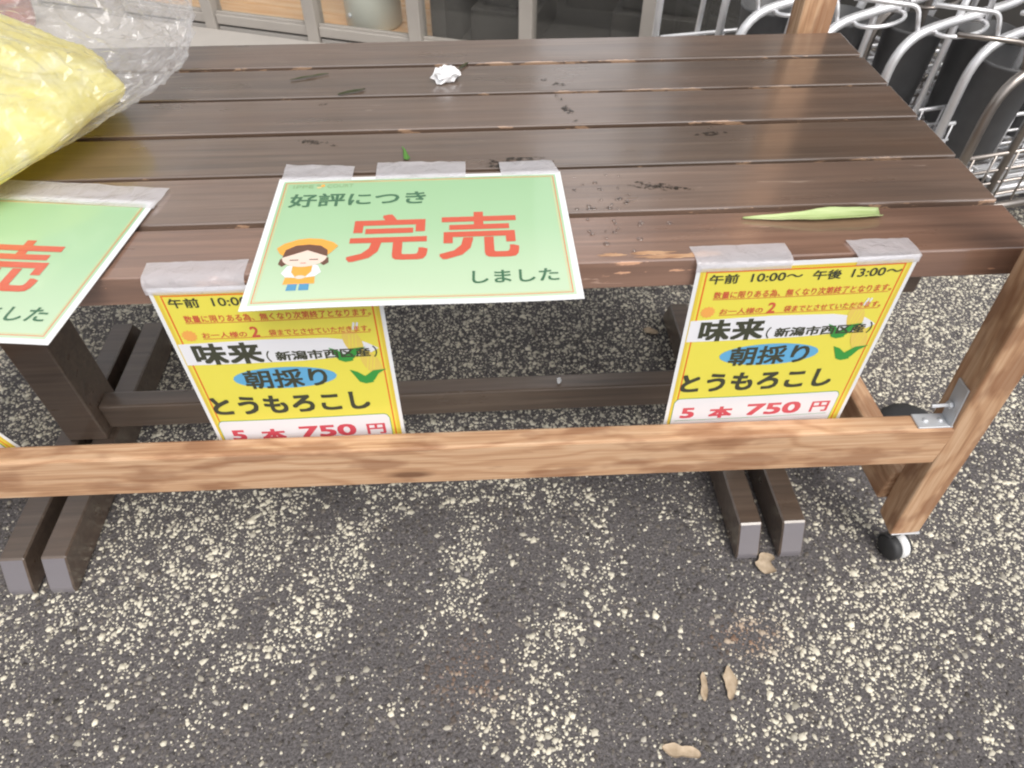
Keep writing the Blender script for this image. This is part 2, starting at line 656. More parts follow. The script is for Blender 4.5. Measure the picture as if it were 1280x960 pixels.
# ------------------------------------------------------------------ the ground
ground = link_obj('ground', mesh('ground', [(-120, -120, 0), (120, -120, 0), (120, 120, 0), (-120, 120, 0)], [(0, 1, 2, 3)]), M['asphalt'])
tag(ground, 'dark worn asphalt with flecks of old cream paint', None, kind='structure')

# old paint left on the stones: streaks (x0, y0, x1, y1, half width, amount)
STREAK = [(-0.313, 0.135, -0.405, -0.056, 0.054, 0.62), (-0.423, 0.118, -0.488, -0.04, 0.06, 0.6), (-0.521, 0.109, -0.601, -0.069, 0.053, 0.55), (-0.649,
          -0.031, -0.622, -0.123, 0.033, 0.5), (-0.441, -0.089, -0.479, -0.173, 0.043, 0.3), (-0.2, 0.035, -0.253, -0.088, 0.04, 0.62), (-0.2, -0.067, -0.323,
          -0.129, 0.027, 0.5), (-0.329, -0.15, -0.372, -0.227, 0.023, 0.34), (-0.146, 0.146, 0.064, 0.153, 0.045, 0.5), (0.009, 0.095, -0.024, -0.065, 0.031,
          0.55), (-0.041, -0.064, -0.063, -0.11, 0.023, 0.4), (-0.155, 0.089, -0.187, 0.034, 0.025, 0.45), (0.006, -0.224, 0.007, -0.225, 0.021, 0.65), (-0.123,
          -0.202, -0.092, -0.199, 0.008, 0.5), (0.196, 0.013, 0.085, -0.152, 0.037, 0.5), (0.187, 0.085, 0.191, -0.065, 0.029, 0.5), (0.079, -0.151, 0.061,
          -0.26, 0.029, 0.42), (0.107, -0.205, 0.099, -0.281, 0.03, 0.55), (0.077, 0.153, 0.14, 0.118, 0.065, 0.45), (0.832, -0.008, 0.449, -0.172, 0.081,
          0.66), (0.754, -0.083, 0.538, -0.198, 0.056, 0.6), (0.531, -0.071, 0.449, -0.138, 0.04, 0.5), (0.373, -0.24, 0.566, -0.21, 0.044, 0.52), (0.495,
          -0.275, 0.552, -0.24, 0.023, 0.6), (0.667, -0.246, 0.642, -0.283, 0.014, 0.6), (0.378, -0.111, 0.432, -0.137, 0.022, 0.6), (0.91, 0.107, 0.734, 0.025,
          0.064, 0.5), (0.503, 0.098, 0.627, 0.046, 0.051, 0.42), (-0.596, -0.186, -0.582, -0.243, 0.035, 0.3), (-0.483, -0.221, -0.434, -0.251, 0.03, 0.25),
          (0.347, 0.106, 0.373, 0.003, 0.025, 0.3), (0.246, 0.128, 0.321, 0.108, 0.039, 0.3)]


def vnoise(P, s, seed=0.0):
    return np.array([noise.noise((x * s + seed, y * s - seed, seed * 0.37)) for x, y in P])


def aggregate():
    sp = 0.0050
    gx = np.arange(-1.30, 1.46, sp)
    gy = np.arange(-0.46, 0.88, sp * 0.9)
    X, Y = np.meshgrid(gx, gy)
    X = X + (np.arange(len(gy)) % 2)[:, None] * sp * 0.5
    X = (X + rng.uniform(-.45, .45, X.shape) * sp).ravel()
    Y = (Y + rng.uniform(-.45, .45, Y.shape) * sp).ravel()
    keep = np.abs(X - 0.03) < 0.86 + 0.58 * (Y + 0.30)          # the strip of ground a passer-by there would see
    X, Y = X[keep], Y[keep]
    P = np.stack([X, Y], 1)
    n = len(P)
    dens = np.full(n, 0.135)
    wob = 0.014 * vnoise(P, 16.0, 5.5)
    for (xa, ya, xb, yb_, hw, w) in STREAK:
        ex, ey = xb - xa, yb_ - ya
        t = np.clip(((X - xa) * ex + (Y - ya) * ey) / (ex * ex + ey * ey + 1e-9), 0, 1)
        d = np.hypot(X - xa - t * ex, Y - ya - t * ey) * 0.88 + wob
        dens = np.maximum(dens, w / (1 + np.exp((d - hw) / (hw * 0.36))))
    t = np.clip((Y - 0.12) / 0.12, 0, 1)
    dens = np.maximum(dens, 0.60 * t)
    n1 = vnoise(P, 9.0, 3.1)
    n2 = vnoise(P, 45.0, 8.7)
    dens = np.clip(dens * 1.5 * (1.0 + 0.40 * n1 + 0.8 * n2), 0.05, 0.84)
    pnt = np.clip((dens * 1.25 + rng.random(n) - 0.98) * 4.0, 0, 1) * rng.uniform(0.74, 1.0, n)
    cream = pnt > 0.15
    keep = cream | (rng.random(n) < 0.62)
    X, Y, P, n1, n2, pnt, cream, dens = (k[keep] for k in (X, Y, P, n1, n2, pnt, cream, dens))
    n = len(X)
    # grit: tiny painted crumbs between the stones
    gi = np.nonzero(rng.random(n) < 0.34)[0]
    X = np.concatenate([X, X[gi] + rng.uniform(-.5, .5, len(gi)) * sp * 1.2])
    Y = np.concatenate([Y, Y[gi] + rng.uniform(-.5, .5, len(gi)) * sp * 1.2])
    gp = np.clip((dens[gi] * 0.9 + rng.random(len(gi)) - 0.55) * 3.0, 0, 1) * rng.uniform(0.6, 1.0, len(gi))
    grit = np.concatenate([np.zeros(n, bool), np.ones(len(gi), bool)])
    n1, n2, dens = (np.concatenate([k, k[gi]]) for k in (n1, n2, dens))
    pnt = np.concatenate([pnt, gp])
    cream = np.concatenate([cream, gp > 0.1])
    n = len(X)
    size = sp * np.clip(rng.lognormal(-0.55, 0.35, n), 0.30, 1.2)
    size = np.where(cream, sp * np.clip(rng.lognormal(-1.02 + 0.35 * np.clip(dens, 0, 0.6), 0.46, n), 0.20, 1.35), size)
    size = np.where(grit, sp * rng.uniform(0.14, 0.30, n), size)
    hgt = size * np.where(cream, rng.uniform(0.20, 0.42, n), rng.uniform(0.14, 0.36, n))
    base = rng.uniform(-0.0012, 0.0004, n)
    K = 5
    an = (np.arange(K)[None, :] + rng.uniform(-.28, .28, (n, K))) * (2 * math.pi / K) + rng.uniform(0, 6.28, (n, 1))
    rad = size[:, None] * rng.uniform(0.58, 1.22, (n, K))
    el = rng.uniform(0.68, 1.0, (n, 1))
    ca, sa = np.cos(an), np.sin(an)
    ph = rng.uniform(0, 6.28, (n, 1))
    dx, dy = ca * rad, sa * rad * el
    ox = dx * np.cos(ph) - dy * np.sin(ph)
    oy = dx * np.sin(ph) + dy * np.cos(ph)
    V = np.zeros((n, 2 * K, 3), np.float32)
    V[:, :K, 0] = X[:, None] + ox
    V[:, :K, 1] = Y[:, None] + oy
    V[:, :K, 2] = base[:, None] - 0.0006
    V[:, K:, 0] = X[:, None] + ox * 0.74
    V[:, K:, 1] = Y[:, None] + oy * 0.74
    V[:, K:, 2] = (base + hgt)[:, None] + rng.uniform(-.18, .18, (n, K)) * size[:, None]
    idx = np.arange(n)[:, None] * (2 * K)
    q = []
    for k in range(K):
        q.append(np.concatenate([idx + k, idx + (k + 1) % K, idx + K + (k + 1) % K, idx + K + k], 1))
    Q = np.stack(q, 1).reshape(-1, 4)
    T = np.concatenate([idx + K + k for k in range(K)], 1)
    loops = np.concatenate([Q.ravel(), T.ravel()]).astype(np.int32)
    tot = np.concatenate([np.full(len(Q), 4), np.full(len(T), K)]).astype(np.int32)
    start = np.concatenate([[0], np.cumsum(tot)[:-1]]).astype(np.int32)
    me = bpy.data.meshes.new('asphalt_stones')
    me.vertices.add(n * 2 * K)
    me.vertices.foreach_set('co', V.ravel())
    me.loops.add(len(loops))
    me.loops.foreach_set('vertex_index', loops)
    me.polygons.add(len(tot))
    me.polygons.foreach_set('loop_start', start)
    me.polygons.foreach_set('loop_total', tot)
    me.update(calc_edges=True)
    # tone of every stone
    g = rng.uniform(0.055, 0.19, n)
    wm_ = rng.uniform(0, 1, (n, 1))
    dark = g[:, None] * (np.array([[1.06, 0.98, 1.02]]) * wm_ + np.array([[1.12, 0.98, 0.84]]) * (1 - wm_))
    c0 = rng.uniform(0.80, 1.0, n)[:, None] * np.array([[0.95, 0.89, 0.73]])
    w_ = pnt[:, None]
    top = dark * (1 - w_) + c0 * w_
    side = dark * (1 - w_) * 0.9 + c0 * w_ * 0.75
    rust = np.exp(-(((X - 0.378) / 0.045) ** 2 + ((Y + 0.129) / 0.028) ** 2)) * 0.8 + 0.45 * np.exp(-(((X + 0.01) / 0.05) ** 2 + ((Y + 0.16) / 0.05) ** 2))
    rust = np.clip(rust * (1 + 1.2 * n2), 0, 0.85)[:, None]
    top = top * (1 - rust) + np.array([[0.34, 0.21, 0.14]]) * rust
    side = side * (1 - rust) + np.array([[0.22, 0.13, 0.09]]) * rust
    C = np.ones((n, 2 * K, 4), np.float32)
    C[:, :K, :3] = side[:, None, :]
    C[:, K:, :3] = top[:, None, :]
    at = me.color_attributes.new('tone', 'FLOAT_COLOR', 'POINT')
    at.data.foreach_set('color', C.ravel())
    return me


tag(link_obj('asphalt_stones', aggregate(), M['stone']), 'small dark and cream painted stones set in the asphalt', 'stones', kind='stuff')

# ------------------------------------------------------------------ the shop front (stands 20 degrees askew to the table)
WA = R(-20)
WO = Vector((0, 1.78, 0))
shop = thing('shop_front', 'beige aluminium shop front with tall glass panes behind the table', 'shop front', WO, (0, 0, WA))


def wbox(name, s0, s1, d0, d1, z0, z1, mat, parent=shop, bev=0.002):
    me = box_me(name, s1 - s0, d1 - d0, z1 - z0, bev, 1)
    return link_obj(name, me, mat, parent, ((s0 + s1) / 2, (d0 + d1) / 2, (z0 + z1) / 2))


MU = [-2.03, -1.66, -1.29, -0.917, -0.527, -0.159, 0.205, 0.568, 0.93]
for s in MU:
    wbox('mullion', s - 0.021, s + 0.021, -0.012, 0.045, 0.0, 2.05, M['frame'])
for a, b in zip(MU[:-1], MU[1:]):
    wbox('sill', a + 0.0225, b - 0.0225, -0.004, 0.04, 0.030, 0.061, M['frame'])
    wbox('shadow_gap_strip', a + 0.0225, b - 0.0225, 0.012, 0.03, 0.020, 0.031, M['groove'], bev=0)  # dark strip standing in for the shadow gap under the sill
    wbox('kick_panel', a + 0.0225, b - 0.0225, 0.002, 0.035, 0.0, 0.021, M['kick'])
    g = wbox('glass_pane', a + 0.020, b - 0.020, 0.016, 0.022, 0.061, 2.0, M['glass'], bev=0)
    wbox('glazing_bead', a + 0.0225, b - 0.0225, 0.004, 0.014, 0.0615, 0.068, M['frame'], bev=0)
wbox('head_beam', -2.06, 0.96, -0.02, 0.05, 2.05, 2.14, M['frame'])
wbox('step', -2.1, 0.95, -0.34, -0.0125, 0.0, 0.016, M['kick'])
# white poster added out of view, to reflect as a bright strip on the table
po = thing('added_reflector_poster', 'unseen plain white poster added to give the table a bright reflection', 'poster', (0, 0, 0))
po.matrix_world = Matrix.Translation(WO) @ Matrix.Rotation(WA, 4, 'Z') @ Matrix.Translation((0.386, 0.008, 0.42))
link_obj('sheet', box_me('poster_sheet', 0.30, 0.0016, 1.52, 0, 1), M['paper'], po, (0, 0, 0.76))
for sx_ in (-1, 1):
    for zz in (0.0, 1.52):
        link_obj('corner_tape', box_me('poster_tape', 0.04, 0.0008, 0.02, 0, 1), M['lam'], po, (sx_ * 0.145, -0.0014, zz))
# what stands behind the glass
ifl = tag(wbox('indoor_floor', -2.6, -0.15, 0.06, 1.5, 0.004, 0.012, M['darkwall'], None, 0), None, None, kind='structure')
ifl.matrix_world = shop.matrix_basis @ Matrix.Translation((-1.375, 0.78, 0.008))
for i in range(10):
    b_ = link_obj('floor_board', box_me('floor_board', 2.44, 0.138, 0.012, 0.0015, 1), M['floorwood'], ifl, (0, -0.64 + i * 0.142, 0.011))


def indoor(name, s0, s1, d0, d1, z0, z1, mat, label=None, cat=None, kind=None):
    o = link_obj(name, box_me(name, s1 - s0, d1 - d0, z1 - z0, 0.003, 1), mat)
    o.matrix_world = Matrix.Translation(WO) @ Matrix.Rotation(WA, 4, 'Z') @ Matrix.Translation(((s0 + s1) / 2, (d0 + d1) / 2, (z0 + z1) / 2))
    return tag(o, label, cat, None, kind)


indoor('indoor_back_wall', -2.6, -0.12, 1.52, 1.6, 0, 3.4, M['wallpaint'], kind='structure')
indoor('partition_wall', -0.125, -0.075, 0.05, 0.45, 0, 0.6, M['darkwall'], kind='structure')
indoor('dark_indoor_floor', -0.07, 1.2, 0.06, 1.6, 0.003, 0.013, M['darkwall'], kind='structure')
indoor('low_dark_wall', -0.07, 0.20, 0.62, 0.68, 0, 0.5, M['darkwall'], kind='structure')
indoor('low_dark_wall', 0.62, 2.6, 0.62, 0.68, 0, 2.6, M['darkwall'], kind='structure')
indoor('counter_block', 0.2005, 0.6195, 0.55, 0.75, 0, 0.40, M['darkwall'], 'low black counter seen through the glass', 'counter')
indoor('added_shade_roof', 1.05, 2.9, -0.55, 0.61, 2.2, 2.28, M['darkwall'], 'unseen dark roof added to keep the space behind the trolleys dark', 'canopy')  # added roof out of view, blocks light over the trolleys
# white roller behind the second pane
ro = thing('white_bin', 'round frosted white bin standing indoors on the orange boards', 'bin', (0, 0, 0))
ro.matrix_world = Matrix.Translation(WO) @ Matrix.Rotation(WA, 4, 'Z') @ Matrix.Translation((-0.385, 0.17, 0.024))
link_obj('body', lathe_me('bin_body', [(0.0, 0.0), (0.088, 0.0), (0.095, 0.01), (0.098, 0.55), (0.09, 0.56), (0.086, 0.55), (0.08, 0.03), (0.0, 0.03)], 32), M['roller'], ro, smooth=True)
link_obj('knob', lathe_me('bin_knob', [(0.0, 0.0), (0.008, 0.0), (0.009, 0.004), (0.006, 0.007), (0.0, 0.007)], 14), M['steel'], ro, (-0.045, -0.084, 0.05), (R(90), 0, R(-25)), True)


def crate(label, s, d, z, w=0.20, h=0.16, rows=3, cols=9):
    t = thing('lattice_crate', label, 'crate', (0, 0, 0), group='black crates behind the glass')
    t.matrix_world = Matrix.Translation(WO) @ Matrix.Rotation(WA, 4, 'Z') @ Matrix.Translation((s, d, z))
    dp = 0.22
    link_obj('bottom', box_me('crate_bottom', w, dp, 0.008, 0.001, 1), M['crate'], t, (0, dp / 2, 0.004))
    link_obj('contents', box_me('crate_contents', w - 0.03, dp - 0.04, h - 0.05, 0.004, 1), M['crateslot'], t, (0, dp / 2 + 0.004, 0.012 + (h - 0.05) / 2))
    for sx in (-1, 1):
        link_obj('side', box_me('crate_side', 0.006, dp, h, 0.001, 1), M['crate'], t, (sx * (w / 2 - 0.003), dp / 2, h / 2 + 0.008))
    # lattice front: bars across and upright
    V, F = [], []
    bm = bmesh.new()
    def bar(x0, x1, z0, z1):
        r_ = bmesh.ops.create_cube(bm, size=1)
        for v in r_['verts']:
            v.co = Vector(((x0 + x1) / 2 + v.co.x * (x1 - x0), v.co.y * 0.005, (z0 + z1) / 2 + v.co.z * (z1 - z0)))
    for i in range(rows + 1):
        zz = 0.07 + (h - 0.075) * i / rows
        bar(-w / 2, w / 2, zz - 0.0045, zz + 0.0045)
    bar(-w / 2, w / 2, 0.008, 0.066)
    for i in range(cols + 1):
        xx = -w / 2 + w * i / cols
        bar(xx - 0.0035, xx + 0.0035, 0.06, h)
    link_obj('lattice', from_bm('crate_lattice', bm), M['crate'], t, (0, 0.0, 0))
    return t


crate('black lattice crate behind the dark pane, left of the middle mullion', 0.09, 0.20, 0.115, 0.17, 0.17)
crate('black lattice crate behind the glass at the right end of the panes', 0.585, 0.16, 0.16, 0.24, 0.15, 3, 10)
indoor('crate_plinth', -0.03, 0.19, 0.16, 0.45, 0.014, 0.113, M['darkwall'], 'dark plinth under the left lattice crate indoors', 'plinth')
indoor('crate_plinth', 0.44, 0.72, 0.13, 0.42, 0.014, 0.158, M['darkwall'], 'dark plinth under the right lattice crate indoors', 'plinth')
# small red clay pot far left, seen over the bag
pot = thing('clay_pot', 'small red clay pot with rounded foot beyond the plastic bag', 'pot', (-1.525, 2.14, 0.0))
link_obj('body', lathe_me('pot_body', [(0.0, 0.0), (0.028, 0.001), (0.042, 0.012), (0.052, 0.04), (0.058, 0.09), (0.06, 0.12), (0.054, 0.12), (0.048, 0.05), (0.0, 0.04)], 28), M['clay'], pot, smooth=True)
link_obj('rim', lathe_me('pot_rim', [(0.06, 0.098), (0.065, 0.10), (0.065, 0.122), (0.059, 0.124), (0.0585, 0.10)], 28), M['clay'], pot, smooth=True)

# ------------------------------------------------------------------ the dark table
XL, XR_ = -0.72, 0.5607
table = thing('slatted_table', 'dark brown stained wooden table of six planks on trestle legs', 'table', (-0.08, 0.26, 0))
TO = (-0.08, 0.26, 0)
EDGE = [0.0, 0.0776, 0.1688, 0.2606, 0.3508, 0.4393, 0.5197]
planks = []
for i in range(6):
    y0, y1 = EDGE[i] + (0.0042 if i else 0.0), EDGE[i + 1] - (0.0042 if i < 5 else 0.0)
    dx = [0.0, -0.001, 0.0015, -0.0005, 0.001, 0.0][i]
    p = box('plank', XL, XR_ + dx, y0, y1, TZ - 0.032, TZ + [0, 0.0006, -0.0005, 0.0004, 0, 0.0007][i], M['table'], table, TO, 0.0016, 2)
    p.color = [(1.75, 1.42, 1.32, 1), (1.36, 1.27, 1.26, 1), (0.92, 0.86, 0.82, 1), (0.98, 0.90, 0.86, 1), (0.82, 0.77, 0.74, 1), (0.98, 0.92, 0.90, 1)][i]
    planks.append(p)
for s0, s1, f0, f1 in ((-0.650, -0.588, (-0.672, -0.636), (-0.614, -0.578)), (0.410, 0.472, (0.391, 0.425), (0.456, 0.491))):
    box('leg', s0, s1, 0.225, 0.300, 0.0625, TZ - 0.078, M['table_under'], table, TO, 0.003)
    box('cross_bearer', s0 - 0.01, s1 + 0.01, 0.03, 0.49, TZ - 0.078, TZ - 0.0325, M['table_under'], table, TO, 0.003)
    for a, b in (f0, f1):                       # feet: long beams with slanted ends
        yb, yt, h = (-0.012, 0.532), (0.012, 0.508), 0.060
        V = [(a, yb[0], 0), (b, yb[0], 0), (b, yb[1], 0), (a, yb[1], 0), (a, yb[0] - 0.0, 0.012), (b, yb[0] - 0.0, 0.012),
             (b, yb[1], 0.012), (a, yb[1], 0.012), (a, yt[0], h), (b, yt[0], h), (b, yt[1], h), (a, yt[1], h)]
        V = [(x - TO[0], y - TO[1], z + 0.003) for x, y, z in V]
        F = [(3, 2, 1, 0), (0, 1, 5, 4), (1, 2, 6, 5), (2, 3, 7, 6), (3, 0, 4, 7), (4, 5, 9, 8), (5, 6, 10, 9), (6, 7, 11, 10), (7, 4, 8, 11), (8, 9, 10, 11)]
        bm = bmesh.new()
        vs = [bm.verts.new(v) for v in V]
        for f in F:
            bm.faces.new([vs[k] for k in f])
        bmesh.ops.bevel(bm, geom=bm.edges[:], offset=0.0022, segments=1, affect='EDGES')
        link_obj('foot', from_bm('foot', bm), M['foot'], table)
box('stretcher', -0.5875, 0.4095, 0.243, 0.276, 0.070, 0.121, M['table_under'], table, TO, 0.003)

# ------------------------------------------------------------------ the raw wooden stand round it
stand = thing('wooden_stand', 'raw cedar frame on casters standing round the dark table', 'stand', (-0.08, 0.26, 0))
SO = Vector((-0.08, 0.26, 0))


def beam(name, p0, p1, w, h, mat, parent=stand, org=SO, up=(0, 0, 1), bev=0.003):
    """squared timber from p0 to p1 (its local X runs along the grain)"""
    p0, p1 = Vector(p0), Vector(p1)
    d = (p1 - p0)
    x = d.normalized()
    y = Vector(up).cross(x).normalized()
    z = x.cross(y)
    o = link_obj(name, box_me(name, d.length, w, h, bev, 2), mat, parent)
    mid = (p0 + p1) / 2 - org
    o.matrix_basis = Matrix(((x.x, y.x, z.x, mid.x), (x.y, y.y, z.y, mid.y), (x.z, y.z, z.z, mid.z), (0, 0, 0, 1)))
    return o


def post(name, foot_c, top_c, w=0.042, dp=0.040):
    return beam(name, foot_c, top_c, dp, w, M['raw'], up=(1, 0, 0))


# front right post, racked a little to the left at the top
FR0, FR1 = Vector((0.6205, -0.001, 0.072)), Vector((0.5575, -0.030, 0.492))
dirp = (FR1 - FR0)
post_fr = post('post', FR0, FR0 + dirp * 2.1)
post_br = post('post', (0.546, 0.575, 0.072), (0.527, 0.575, 1.00), 0.050, 0.040)
FL0 = Vector((-0.790, -0.001, 0.072))
post_fl = post('post', FL0, FL0 + Vector((-0.06, -0.06, 0.9)))
post_bl = post('post', (-0.885, 0.575, 0.072), (-0.90, 0.575, 1.0), 0.050, 0.040)
# front rail and the side rails
rail = beam('front_rail', (-0.768, -0.0270, 0.3165), (0.5655, -0.0270, 0.3015), 0.024, 0.066, M['raw'])
beam('side_rail', (0.600, 0.020, 0.135), (0.585, 0.555, 0.135), 0.032, 0.062, M['raw'])
beam('side_rail', (-0.790, 0.020, 0.135), (-0.878, 0.555, 0.135), 0.032, 0.062, M['raw'])


def caster(px, py):
    """swivel caster: plate, fork, wheel with a white hub sticker"""
    k = bpy.data.objects.new('caster', box_me('caster_plate', 0.042, 0.038, 0.003, 0.0006, 1))
    COL.objects.link(k)
    k.data.materials.append(M['steel'])
    k.parent = stand
    k.location = Vector((px, py, 0.0705)) - SO
    ax_ = R(14)
    def drum(nm, w0, w1, r_, mat):
        me_ = lathe_me('caster_' + nm, [(0.0, w0), (r_ - 0.003, w0), (r_, w0 + 0.003), (r_, w1 - 0.003), (r_ - 0.003, w1), (0.0, w1)], 30)
        return link_obj(nm, me_, M[mat], k, (0.009, -0.008, -0.0500), (0, R(90), ax_), True)
    drum('wheel', -0.016, -0.0010, 0.0200, 'rubber')
    drum('wheel', 0.0010, 0.016, 0.0200, 'rubber')
    drum('sticker_band', -0.002, 0.0125, 0.0204, 'whitelabel')
    link_obj('stem', lathe_me('caster_stem', [(0.0, -0.028), (0.007, -0.028), (0.007, 0.0), (0.0, 0.0)], 14), M['blackplastic'], k, (0, 0, 0), (0, 0, 0), True)
    hood = []
    V, F = [], []
    for i in range(11):
        a_ = R(-20 + 10 * i)
        for xx in (-0.015, 0.004):
            V.append((xx, math.cos(a_) * 0.0222, math.sin(a_) * 0.0222))
            V.append((xx, math.cos(a_) * 0.0209, math.sin(a_) * 0.0209))
    for i in range(10):
        q = 4 * i
        F += [(q, q + 2, q + 6, q + 4), (q + 1, q + 5, q + 7, q + 3), (q, q + 4, q + 5, q + 1), (q + 2, q + 3, q + 7, q + 6)]
    link_obj('hood', mesh('caster_hood', V, F), M['blackplastic'], k, (0.009, -0.008, -0.0500), (0, 0, ax_), True)
    return k


caster(0.622, -0.003)
caster(0.546, 0.575)
caster(-0.790, -0.003)
caster(-0.885, 0.575)
# angle bracket in the corner of rail and post
ax = (dirp.normalized())
br = bpy.data.objects.new('angle_bracket', box_me('bracket_plate', 0.044, 0.021, 0.0025, 0.0006, 1))
COL.objects.link(br)
br.data.materials.append(M['steel'])
br.parent = stand
br.location = Vector((0.541, -0.0265, 0.3360)) - SO
br.rotation_euler = (0, R(0.64), 0)
arm = link_obj('upright_arm', box_me('bracket_arm', 0.0025, 0.021, 0.062, 0.0006, 1), M['steel'], br, (0.0118, 0.0, 0.031), (0, R(-8.5), 0))
for sx in (-0.010, 0.008):
    link_obj('screw', lathe_me('screw_head', [(0.0, 0.0022), (0.0022, 0.002), (0.0033, 0.0008), (0.0034, 0.0)], 12), M['steel'], br, (sx, 0.0, 0.0012), (0, 0, 0), True)
V, F = [], []
tube_geo(V, F, [(0.016, 0.002, 0.026), (-0.012, 0.002, 0.024)], 0.0022, 8)
tube_geo(V, F, [(0.0105, 0.002, 0.0256), (0.0065, 0.002, 0.0253)], 0.0048, 6)
link_obj('bolt', mesh('bolt', V, F), M['steel'], br)

# ------------------------------------------------------------------ printed sheets
GLYPH = {}


def text_geo(body, bold):
    key = (body, bold)
    if key in GLYPH:
        return GLYPH[key]
    cu = bpy.data.curves.new('lettering_source', 'FONT')
    cu.body = body
    cu.size = 1.0
    cu.resolution_u = 3
    ob = bpy.data.objects.new('lettering_source', cu)
    COL.objects.link(ob)
    bpy.context.view_layer.update()
    me = bpy.data.meshes.new_from_object(ob.evaluated_get(bpy.context.evaluated_depsgraph_get()))
    v = np.array([p.co[:] for p in me.vertices])[:, :2]
    f = [tuple(p.vertices) for p in me.polygons]
    bpy.data.objects.remove(ob)
    bpy.data.curves.remove(cu)
    bpy.data.meshes.remove(me)
    z = np.zeros(len(v))
    if bold > 0:
        v0, f0, n0 = v, f, len(v)
        vs, fs, zs = [v0], list(f0), [z]
        for k in range(8):
            vs.append(v0 + bold * np.array([(1, 1, 0, -1, -1, -1, 0, 1)[k], (0, 1, 1, 1, 0, -1, -1, -1)[k]]))
            zs.append(np.full(n0, 0.06 * (k + 1)))
            fs += [tuple(i + n0 * (k + 1) for i in q) for q in f0]
        v, f, z = np.concatenate(vs), fs, np.concatenate(zs)
    lo, hi = v.min(0), v.max(0)
    v = np.concatenate([(v - lo) / (hi - lo), z[:, None]], 1)
    GLYPH[key] = (v, f)
    return GLYPH[key]


